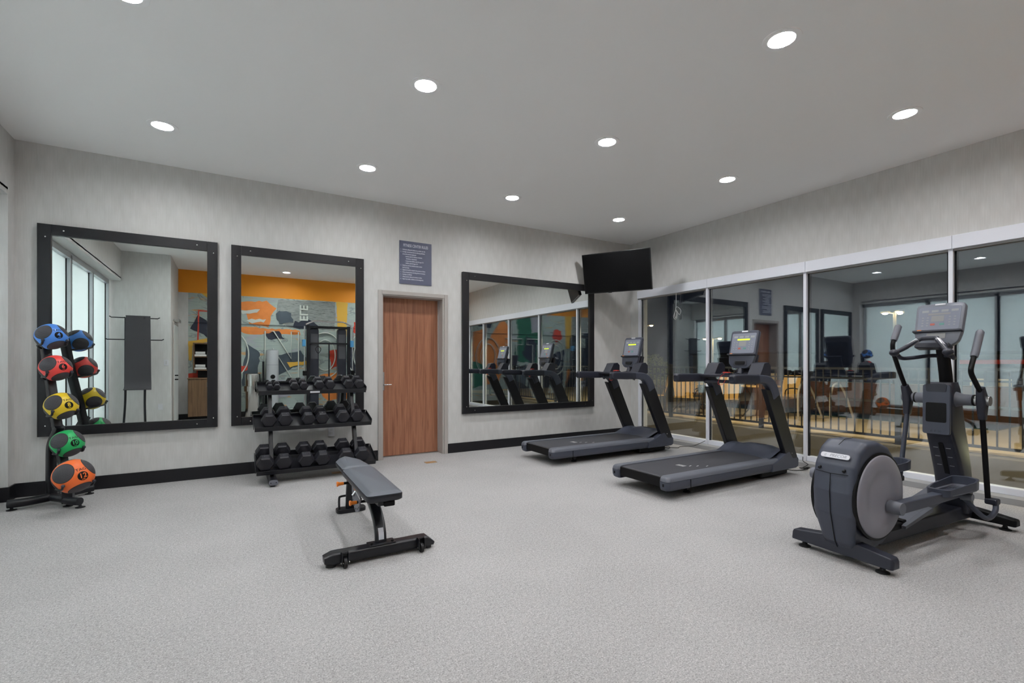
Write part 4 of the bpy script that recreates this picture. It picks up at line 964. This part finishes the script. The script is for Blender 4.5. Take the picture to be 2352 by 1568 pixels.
patch([(2.32, 2.79), (2.60, 2.79), (2.55, 1.7), (2.36, 1.75)], M['m_yellow'], jag=.012)
patch([(.35, 1.7), (.62, 1.5), (.55, .75), (.25, .7), (.28, 1.2)], M['m_slate'])
patch([(.72, 1.35), (1.5, 1.55), (1.65, 1.3), (1.0, .95), (.75, 1.05)], M['m_slate'])
patch([(.70, 1.95), (1.0, 2.0), (1.15, 1.8), (.8, 1.82)], M['m_navy'], jag=.04)
patch([(2.15, 1.55), (2.35, 1.6), (2.42, 1.2), (2.2, 1.1)], M['m_red'])
patch([(1.9, .95), (2.5, 1.05), (2.6, .35), (2.1, .3), (1.85, .6)], M['m_orange'])
patch([(-.05, 1.15), (.35, 1.2), (.35, 1.08), (-.05, 1.0)], M['m_red'])
patch([(2.75, 2.3), (3.0, 2.35), (3.12, 2.1), (2.95, 1.9), (2.72, 2.05)], M['m_red'])
patch([(2.62, 1.7), (3.15, 1.5), (3.1, .5), (2.7, .45)], M['m_navy'], jag=.05)
patch([(3.5, 2.76), (4.45, 2.78), (4.4, 1.9), (4.6, 1.3), (3.6, 1.25), (3.45, 1.8)], M['m_green'], jag=.06)
patch([(3.5, 2.78), (3.95, 2.78), (3.9, 2.2), (3.55, 2.25)], M['m_lilac'])
patch([(3.7, 1.9), (4.1, 2.1), (4.25, 1.5), (3.8, 1.2)], M['m_navy'], jag=.07)
patch([(4.7, 2.3), (4.95, 2.62), (5.2, 2.3), (5.45, 1.9), (5.6, 1.4), (5.5, .6), (5.1, .7), (4.75, 1.4)], M['m_orange'], jag=.02)
patch([(5.5, 2.3), (5.95, 2.15), (5.96, 1.3), (5.55, 1.1)], M['m_orange'], jag=.02)
patch([(5.3, 2.7), (5.95, 2.72), (5.8, 2.35), (5.35, 2.3)], M['m_navy'])
patch([(5.6, 1.2), (5.95, 1.3), (5.95, .5), (5.6, .6)], M['m_green'], jag=.05)
patch([(-.75, 2.0), (-.5, 1.88), (-.2, 1.62), (.1, 1.9), (-.2, 1.8), (-.45, 2.2), (-.6, 2.3)], M['m_navy'], jag=.015)
patch([(-.6, 2.42), (-.15, 2.40), (-.15, 2.38), (-.58, 2.39)], M['m_red'], jag=.004)
patch([(-.6, 2.42), (-.575, 2.42), (-.60, 1.0), (-.63, 1.0)], M['m_red'], jag=.006)
patch([(-.78, 1.02), (-.45, 1.02), (-.45, .9), (-.78, .88)], M['m_red'], jag=.012)
patch([(-.55, 2.79), (-.1, 2.79), (-.15, 2.68), (-.4, 2.68)], M['m_yellow'], jag=.02)
patch([(-.78, 1.72), (-.3, 1.82), (-.35, 1.74), (-.70, 1.62), (-.72, 1.3), (-.77, 1.3)], M['m_yellow'], jag=.01)
patch([(.2, 2.45), (.6, 2.5), (.55, 2.42), (.25, 2.38)], M['m_cream'], jag=.03)
patch([(.35, 2.25), (.75, 2.28), (.7, 2.2), (.4, 2.18)], M['m_cream'], jag=.04)
patch([(1.0, 2.5), (1.25, 2.45), (1.35, 2.25), (1.1, 2.15), (.95, 2.3)], M['m_slate'], jag=.05)
patch([(1.35, 2.25), (1.75, 2.3), (1.95, 2.12), (1.6, 2.06), (1.3, 2.1)], M['m_navy'], jag=.05)
patch([(1.2, 1.25), (1.75, 1.3), (1.7, 1.22), (1.25, 1.15)], M['m_yellow'], jag=.03)
patch([(.75, .8), (1.3, .85), (1.25, .45), (.8, .4)], M['m_lilac'], jag=.05)
patch([(4.0, 1.15), (4.6, 1.2), (4.5, .5), (4.1, .55)], M['m_slate'], jag=.09)
mt_ = text_mesh('ELE', .26, .002, 'CENTER', 1.0, bold=.006)
text_obj('painted_text', mt_, M['m_cream'], mu, frame_mtx(ml((1.55, 2.46), .024), (0, 0, 1), (1, 0, 0)))
G().box(-.78-2.6, W-2.6, .003, .0250, 2.138, 2.143).build('panel_joint', M['m_navy'], mu, smooth=False)
# outlined letters
def outline(paths):
    g = G()
    for p in paths: g.tube([ml(q, .024) for q in p], .014, 6, closed_path=True)
    g.build('outlined_letter', M['m_cream'], mu)
def circ(cx, cz, rx_, rz_, n=40): return [(cx+rx_*math.cos(2*PI*k/n), cz+rz_*math.sin(2*PI*k/n)) for k in range(n)]
zc = 1.44
for cx in (-.02, 2.05, 2.98, 5.45): outline([circ(cx, zc, .40, .56), circ(cx, zc, .24, .38)])
outline([[(.72, .90), (.72, 2.0), (.90, 2.0), (1.28, 1.35), (1.28, 2.0), (1.44, 2.0), (1.44, .90), (1.28, .9), (.88, 1.6), (.88, .90)]])
for cx in (3.78, 4.55): outline([[(cx-.3, 2.0), (cx+.3, 2.0), (cx+.3, 1.82), (cx+.09, 1.82), (cx+.09, .9), (cx-.09, .9), (cx-.09, 1.82), (cx-.3, 1.82)]])

# cabinet with towels
cb = thing('towel_cabinet', 'brown wooden cabinet with open black towel shelves against the mural wall', 'cabinet', (-.35, YR, 0))
G().box(-.41, .32, .006, .44, .10, .90).build('cabinet_body', M['cabinet_wood'], cb, .003)
G().box(-.38, .30, .01, .40, 0, .10).build('plinth', M['satin_black'], cb, smooth=False)
d_ = G().box(-.40, -.045, .44, .458, .11, .885).build('door', M['cabinet_wood'], cb, .002); G().tube([(-.065, .459, .72), (-.065, .475, .73), (-.065, .475, .84), (-.065, .459, .85)], .004, 8).build('handle', M['steel'], d_)
d_ = G().box(-.035, .31, .44, .458, .11, .885).build('door', M['cabinet_wood'], cb, .002); G().tube([(-.015, .459, .72), (-.015, .475, .73), (-.015, .475, .84), (-.015, .459, .85)], .004, 8).build('handle', M['steel'], d_)
G().box(-.42, .33, .006, .46, .90, .925).build('countertop', M['cabinet_wood'], cb, .003)
g = G().box(-.33, -.305, .008, .26, 1.08, 1.68).box(.235, .26, .008, .26, 1.08, 1.68).box(-.33, .26, .008, .26, 1.66, 1.685).box(-.33, .26, .008, .26, 1.08, 1.10).box(-.33, .26, .008, .26, 1.37, 1.385)
g.build('shelf_frame', M['cabinet_wood'], cb, .002)
G().box(-.305, .235, .008, .014, 1.10, 1.66).build('shelf_back', M['satin_black'], cb, smooth=False)
G().box(-.25, .2, .012, .10, .925, 1.08).build('shelf_support', M['satin_black'], cb, .003)
n_t = 0
for zs, sn in ((1.385, 'upper shelf of the cabinet'), (1.10, 'lower shelf of the cabinet')):
    for (dx, nn) in ((-.20, 'at the left in the mirror'), (.07, 'at the right in the mirror')):
        for k in range(2):
            lay = 'bottom of its pair' if k == 0 else 'top of its pair'
            tg = G()
            if k == 0: tg.prism(rpoly([(.03, 0), (.23, 0), (.23, .045), (.03, .045)], .02, 4), 'x', -.11, .11)
            else: tg.tube([(-.09, .13, .034+.045), (.09, .13, .034+.045)], .033, 14)
            o = tg.build('towel', M['towel_white'], None, .006 if k == 0 else 0); o.location = (cb.location.x+dx, YR, zs)
            tag(o, '%s white towel on the %s, %s' % ('folded' if k == 0 else 'rolled', sn, nn), 'towel', 'white towels in the cabinet')

# steel bin and wipes dispenser
t = thing('trash_can', 'round polished steel bin with a band around its middle, by the mural', 'bin', (.455, -.27, 0))
G().lathe([(.150, 0), (.155, .01), (.155, .62), (.155, .63), (.155, .97), (.145, 1.0)], n=36).build('bin_body', M['steel'], t)
G().lathe([(.150, .60), (.185, .605), (.185, .72), (.150, .725)], n=36).build('middle_band', M['steel'], t)
G().lathe([(.12, .995), (.13, 1.0), (.12, 1.006)], n=30).build('opening', M['satin_black'], t)
t = thing('wipes_dispenser', 'tall grey cylindrical wipes dispenser next to the steel bin', 'dispenser', (.86, -.27, 0))
G().lathe([(.13, 0), (.135, .01), (.13, 1.20), (.13, 1.52), (.125, 1.545)], n=36).build('dispenser_body', M['cream_plastic'], t)
G().lathe([(.1315, 1.20), (.1315, 1.205)], n=36).build('seam', M['plastic_grey'], t)
G().lathe([(.10, 1.54), (.105, 1.549), (.1, 1.55)], n=30).build('dispenser_top', M['satin_black'], t)
G().lathe([(.045, 0), (.05, .012), (.03, .018)], mtx=frame_mtx((0, .128, .93), (-1, 0, 0), (0, 0, 1)), n=20).build('wipe_opening', M['satin_black'], t)
G().box(-.21, -.165, -.02, .03, 0, 1.28).build('side_post', M['black_metal'], t, .004)

# mat rack in the alcove
t = thing('mat_rack', 'black tube rack hung with dark exercise mats against the alcove wall', 'mat rack', (-1.42, 1.30, 0))
for s, xx in ((-1, -.18), (1, .10)):
    G().tube(smooth_path([(xx+s*.02, .10, .02), (xx, .04, .5), (xx, 0, 1.0), (xx, -.02, 2.06)], 5), .018, 10).build('post', M['black_metal'], t)
    G().sweep([(xx+s*.02, -.18, .02), (xx+s*.02, .22, .02)], rpoly([(-.025, -.018), (.025, -.018), (.025, .018), (-.025, .018)], .01), side=(1, 0, 0)).build('base_bar', M['black_metal'], t)
for z, L in ((2.05, .36), (1.66, .42)):
    g = G().tube([(-.04-L, .03, z+.02), (-.04-L+.03, .03, z), (-.04+L-.03, .03, z), (-.04+L, .03, z+.02)], .009, 8)
    g.tube([(-.18, -.02, z), (-.18, .10, z)], .010, 8).tube([(.10, -.02, z), (.10, .10, z)], .010, 8); g.build('hook_bar', M['black_metal'], t)
for k, (dy, lab) in enumerate(((.075, 'dark grey exercise mat hanging at the front of the mat rack'), (.055, 'black exercise mat hanging behind the front mat on the rack'))):
    pth = [(0, dy, 2.09), (0, dy+.004, 1.6), (0, dy+.004, 1.1), (0, dy+.012, .9), (0, dy+.05, .80+.0*k), (0, dy+.10, .765)]
    sec = [(-.17+.01*k, -.004), (.17-.01*k, -.004), (.20-.01*k, .004), (-.17+.01*k, .004)]
    sec = [(-.175, -.004), (.175, -.004), (.175, .004), (-.175, .004)]
    n0 = len(smooth_path(pth, 5)); sc_ = [(1+.14*i/n0, 1) for i in range(n0)]
    o = G().sweep(smooth_path(pth, 5), sec, side=(1, 0, 0), scale=sc_).build('exercise_mat', M['vinyl_side' if k else 'medicine_dark'], None)
    o.location = (-1.41, 1.30, 0); tag(o, lab, 'exercise mat', 'exercise mats on the mat rack')
t = thing('wall_outlet', 'white outlet plate low on the alcove wall behind the mat rack', 'outlet', (-1.12, 1.05, .42))
G().box(-.036, .036, 0, .006, -.057, .057).build('cover_plate', M['outlet_white'], t, .002)
t = thing('light_switch', 'white switch plate on the alcove wall beside the hanging mats', 'switch', (-1.03, 1.05, 1.25))
G().box(-.036, .036, 0, .006, -.057, .057).build('cover_plate', M['outlet_white'], t, .002); G().box(-.012, .012, .006, .011, -.03, .03).build('rocker', M['white_cable'], t, .001)
# glass door into the side wall of the alcove
d2 = struct(G().box(-.955, -.93, -.10, .80, 0, 2.05).build('door_2', M['door_frame_paint'], None, .003))
G().box(-.932, -.926, -.06, .76, .08, 2.0).build('door_leaf', M['frosted_shade'], d2, smooth=False)
for z in (1.0, .92): G().cyl((-.93, .70, z), (-.87, .70, z), .012, n=10).build('door_handle', M['satin_black'], d2)
G().box(-.95, -.86, .2, .6, 2.06, 2.12).build('door_closer', M['steel'], d2, .004)

# functional trainer
t = thing('cable_machine', 'tall black cable crossover machine with chrome pull-up bar against the mural', 'cable machine', (2.08, -.12, 0))
for s in (1, -1):
    x = s*.47
    G().box(x-.035, x+.035, -.06, .02, .03, 2.15).build('column', M['black_metal'], t, .006)
    G().cyl((x+s*.08, .05, .08), (x+s*.08, .05, 2.12), .017, n=12).build('guide_rod', M['chrome'], t)
    sh = G().prism(rpoly([(x-s*.05, .1), (x-s*.25, .1), (x-s*.25, 2.1), (x-s*.05, 2.1)], .08, 6), 'y', -.22, -.06).build('weight_shroud', M['plastic_dark'], t, .006)
    G().box(min(x-s*.07, x-s*.23), max(x-s*.07, x-s*.23), -.059, -.056, 1.35, 1.95).build('instruction_panel', M['emboss_grey'], sh, smooth=False)
    G().box(x-.035+s*.08-.02, x+.035+s*.08-.02, .0, .12, 1.64, 1.80).build('pulley_carriage', M['blue_plastic'], t, .006)
    G().box(x+s*.08-.04, x+s*.08+.04, .0, .11, .95, 1.06).build('pulley_block', M['satin_black'], t, .008)
    G().box(x-.06, x+.06, -.28, .30, 0, .05).build('foot', M['black_metal'], t, .008)
    wp = G()
    for k in range(12): wp.box(min(x-s*.07, x-s*.22), max(x-s*.07, x-s*.22), -.20, -.07, .15+.035*k, .18+.035*k)
    wp.build('weight_stack', M['black_metal'], t, .002)
G().tube(smooth_path([(-.52, .02, 2.16), (-.44, .03, 2.20), (-.30, .04, 2.25), (0, .04, 2.235), (.30, .04, 2.25), (.44, .03, 2.20), (.52, .02, 2.16)], 4), .018, 12).build('pull_up_bar', M['chrome'], t)
G().box(-.5, .5, -.05, -.01, 2.08, 2.14).box(-.5, .5, -.04, .0, 1.70, 1.74).box(-.5, .5, -.26, -.2, .02, .08).build('cross_beam', M['black_metal'], t, .004)
G().tube([(0, .03, 1.72), (0, .03, .10)], .016, 10).build('centre_bar', M['black_metal'], t)
G().tube(smooth_path([(-.25, .04, 1.66), (-.19, .06, 1.58), (-.25, .06, 1.48), (-.31, .06, 1.58), (-.25, .04, 1.66)], 5), .007, 8).build('handle_strap', M['satin_black'], t)

# upright exercise bike near the mural, seen through the mirrors
t = thing('exercise_bike', 'black upright exercise bike in front of the mural wall', 'exercise bike', (4.55, .05, 0), math.radians(15))
for x in (-.5, .5): G().tube([(x, -.25, .04), (x, .25, .04)], .03, 12).build('stabilizer', M['black_metal'], t)
G().ring_faces([[(p[0], y, p[1]) for p in rpoly([(-.45, .06), (.5, .06), (.42, .55), (.25, .72), (.0, .62), (-.25, .45)], .08, 5)] for y in (-.08, .08)]).build('drive_housing', M['plastic_dark'], t, .02, seg=3)
G().tube([(-.22, 0, .42), (-.30, 0, .82)], .025, 12).build('seat_post', M['black_metal'], t)
G().ring_faces([[(x, y*wd_, .84+h) for (y, h) in ((-1, 0), (-.6, .05), (.6, .05), (1, 0), (.6, -.02), (-.6, -.02))] for x, wd_ in ((-.45, .10), (-.38, .12), (-.25, .08), (-.12, .03))]).build('saddle', M['rubber_black'], t, .01)
G().tube([(.30, 0, .60), (.38, 0, 1.22)], .035, 12).build('handlebar_post', M['black_metal'], t)
G().tube(smooth_path([(.15, -.22, 1.16), (.32, -.2, 1.12), (.38, 0, 1.10), (.32, .2, 1.12), (.15, .22, 1.16)], 5), .016, 10).build('handlebar', M['rubber_black'], t)
G().obox((.42, 0, 1.32), .06, .34, .32, Matrix.Rotation(math.radians(-15), 4, 'Y')).build('display', M['plastic_charcoal'], t, .02, seg=3)
for s in (1, -1):
    G().tube([(.05, s*.09, .33), (.05+s*.12, s*.12, .33+s*.10)], .012, 8).build('crank', M['steel'], t)
    G().obox((.05+s*.12, s*.17, .33+s*.10), .11, .09, .025).build('pedal', M['rubber_black'], t, .004)

# ================================================================== OUTDOORS (night, beyond the window wall)
struct(G().box(6.25, 7.9, -8, 26, -.35, -.22).build('ground_strip', M['asphalt'], smooth=False), 'dark paved strip outside the windows')
cbk = G().box(7.9, 8.2, -8, 26, -.22, .10).build('trim_8', M['curb_concrete'], None, .01); struct(cbk)
struct(G().box(8.2, 36, -8, 26, -.3, 0).build('ground_deck', M['deck_concrete'], smooth=False), 'tan concrete pool deck')
struct(G().box(36, 90, -30, 90, -3.6, -3.3).build('ground_lot', M['asphalt'], smooth=False), 'dark parking ground beyond the pool deck')
f = thing('pool_fence', 'black metal picket fence between the windows and the pool deck', 'fence', (8.05, 4, .10))
G().box(-.015, .015, -7, 9, 1.04, 1.075).box(-.015, .015, -7, 9, .08, .115).box(-.015, .015, -7, 9, .90, .925).build('fence_rail', M['fence_black'], f, smooth=False)
for k in range(9): G().box(-.03, .03, -7+2*k-.03, -7+2*k+.03, 0, 1.12).build('fence_post', M['fence_black'], f, smooth=False)
pk = G()
for k in range(145):
    y = -7+.11*k+.05
    if y < 9: pk.box(-.008, .008, y-.008, y+.008, .09, 1.06)
o = pk.build('pickets', M['fence_black'], f, smooth=False); o['kind'] = 'stuff'
# pool
o = G().box(12.1, 17.5, 3.0, 9.5, 0, .02).build('swimming_pool', M['water'], None, smooth=False); tag(o, 'dark green still water of the swimming pool beyond the fence', 'swimming pool')
for y, lb in ((5.1, 'curved metal pool handrail seen through the second window pane, right one'), (5.75, 'curved metal pool handrail seen through the second window pane, left one')):
    t = thing('pool_handrail', lb, 'handrail', (10.6, y, 0), 0, 'pool handrails')
    for s in (0,): G().tube(smooth_path([(.0, s, 0), (.0, s, .55), (.12, s, .78), (.35, s, .80), (.62, s, .55), (.95, s, .05)], 5), .022, 10).build('rail', M['pole_grey'], t)
# patio sets
def patio_chair(x, y, rz, label):
    t = thing('patio_chair', label, 'chair', (x, y, 0), rz, 'tan mesh patio chairs behind the fence')
    G().ring_faces([[(-.23, yy, .42), (.23, yy, .40), (.23, yy, .415), (-.23, yy, .435)] for yy in (-.24, .24)]).build('seat', M['tan_mesh'], t)
    G().ring_faces([[(-.23, yy, .44), (-.38, yy, .95), (-.365, yy, .95), (-.215, yy, .44)] for yy in (-.22, .22)]).build('backrest', M['tan_mesh'], t)
    for s in (1, -1):
        for xx in (-.24, .24): G().tube([(xx*1.1, s*.27, 0), (xx, s*.25, .42)], .014, 8).build('leg', M['bronze_metal'], t)
        G().tube(smooth_path([(.24, s*.26, .40), (.22, s*.27, .62), (0, s*.28, .66), (-.27, s*.26, .62)], 4), .014, 8).build('armrest', M['bronze_metal'], t)
chairs = [(9.45, 8.75, 2.4, 'tan mesh patio chair furthest left behind the fence'), (9.5, 7.75, .3, 'tan mesh patio chair facing the left patio table'), (10.95, 8.75, 4.2, 'tan mesh patio chair on the far side of the left patio table'),
          (9.75, 6.95, 1.0, 'tan mesh patio chair beside the right patio table, near side'), (11.3, 6.5, 3.0, 'tan mesh patio chair beside the right patio table, far side')]
for c in chairs: patio_chair(*c)
for x, y, lb in ((10.2, 8.3, 'round patio table between the left group of patio chairs'), (10.5, 6.55, 'round patio table beside the right group of patio chairs')):
    t = thing('patio_table', lb, 'table', (x, y, 0), 0, 'round patio tables')
    G().lathe([(.44, .70), (.45, .71), (.45, .725), (.44, .73)], n=32).build('tabletop', M['tan_mesh'], t)
    for k in range(4): a = PI/4+k*PI/2; G().tube(smooth_path([(.38*math.cos(a), .38*math.sin(a), 0), (.15*math.cos(a), .15*math.sin(a), .35), (.30*math.cos(a), .30*math.sin(a), .70)], 4), .014, 8).build('leg', M['bronze_metal'], t)
# low brick wall
o = G().box(19.0, 19.3, -6, 14, 0, .55).build('brick_wall', M['brick'], None, .01); tag(o, 'long low brick wall on the far side of the pool deck', 'wall')
# shrub beyond the fence
t = thing('shrub', 'yellow green leafy shrub standing behind the fence at the left window pane', 'shrub', (12.4, 11.6, 0))
G().tube([(0, 0, 0), (.02, 0, .5)], [.05, .03], 8).build('trunk', M['bark'], t)
lf = G()
for k in range(1500):
    a, b = random.uniform(0, 2*PI), math.acos(random.uniform(-1, 1)); rr = .62*random.uniform(.5, 1)**.5
    c = Vector((rr*math.sin(b)*math.cos(a), rr*math.sin(b)*math.sin(a), .95+rr*.95*math.cos(b)))
    Rm = Matrix.Rotation(random.uniform(0, 6), 3, 'X') @ Matrix.Rotation(random.uniform(0, 6), 3, 'Z')
    lf.quad(*[tuple(c+Rm @ Vector(p)) for p in ((0, -.018, 0), (.05, 0, .006), (.1, .0, 0), (.05, .02, -.004))][:4])
lf.build('foliage', M['leaf_green'], t, smooth=False)
# street lamps
def street_lamp(x, y, h, label, heads=2, ex=.55, pm='pole_grey'):
    t = thing('street_lamp', label, 'street lamp', (x, y, 0), 0, 'street lamps outside')
    G().cyl((0, 0, 0), (0, 0, h), .10, .07, 12).build('pole', M[pm], t)
    for k in range(heads):
        a = 2*PI*k/heads+1.9
        G().tube([(0, 0, h-.1), (math.cos(a)*ex, math.sin(a)*ex, h)], .035, 8).build('arm', M['pole_grey'], t)
        hd = G().obox((math.cos(a)*ex, math.sin(a)*ex, h), .42, .22, .09, Matrix.Rotation(a, 4, 'Z')).build('lamp_head', M['pole_grey'], t, .02)
        G().sph((math.cos(a)*ex, math.sin(a)*ex, h-.06), (.12, .12, .06), 12, 8).build('lamp_lens', M['lamp_warm'], hd)
street_lamp(30, 28.8, 4.45, 'tall double street lamp seen through the leftmost window pane')
street_lamp(32, 23.8, 3.2, 'distant street lamp seen just right of the first window mullion')
street_lamp(30, 11.33, 3.95, 'bright street lamp seen above the elliptical through the third pane', 3, .4, 'pole_dark')
# bollard light on the deck
t = thing('bollard_light', 'small bright bollard light near the foot of the pool fence', 'bollard light', (7.55, .9, -.22))
G().cyl((0, 0, 0), (0, 0, .45), .05, n=16).build('post', M['fence_black'], t); G().cyl((0, 0, .45), (0, 0, .55), .045, n=16).build('lamp_lens', M['bollard_lit'], t); G().cyl((0, 0, .55), (0, 0, .58), .055, n=16).build('cap', M['fence_black'], t)
# far buildings with lit windows
for x, y, wx_, wy_, h, lb, neon in ((62, 11, 8, 14, 5.4, 'low distant building with lit windows and a red lit strip', True), (70, 48, 8, 16, 6.0, 'distant dark building with a few lit windows behind the street lamps', False)):
    t = thing('distant_building', lb, 'building', (x, y, -3.3), 0, 'distant buildings at night')
    G().box(0, wx_, -wy_/2, wy_/2, 0, h).build('building_wall', M['stucco'], t, smooth=False)
    G().box(-.3, wx_+.3, -wy_/2-.3, wy_/2+.3, h, h+.3).build('roof', M['asphalt'], t, smooth=False)
    for k in range(7 if neon else 4):
        yy = -wy_/2+1.6+k*wy_/(7.5 if neon else 4.5); G().box(-.05, 0, yy-.5, yy+.5, 1.8, 3.1).build('window', M['lit_window'], t, smooth=False)
    if neon: G().box(-.25, -.05, -wy_/2, wy_/2, 4.5, 4.9).build('light_strip', M['neon_red'], t, smooth=False)
# the deck's own area lights: wall packs on the hotel facade above the windows, outside
for y, lb in ((1.5, 'outdoor wall lamp above the windows, nearer the elliptical'), (6.0, 'outdoor wall lamp above the windows, nearer the corner')):
    t = thing('wall_lamp', lb, 'wall lamp', (6.22, y, 3.2), 0, 'outdoor wall lamps over the windows')
    G().box(0, .14, -.12, .12, -.05, .10).build('housing', M['fence_black'], t, .01)
    ld = bpy.data.lights.new('wall_lamp_light', 'AREA'); ld.energy = 250; ld.color = (1, .84, .60); ld.shape = 'RECTANGLE'; ld.size = .2; ld.size_y = .1
    lo = bpy.data.objects.new('wall_lamp_light', ld); COL.objects.link(lo); lo.parent = t; lo.location = (.16, 0, -.06); lo.rotation_euler = (0, math.radians(-55), 0)
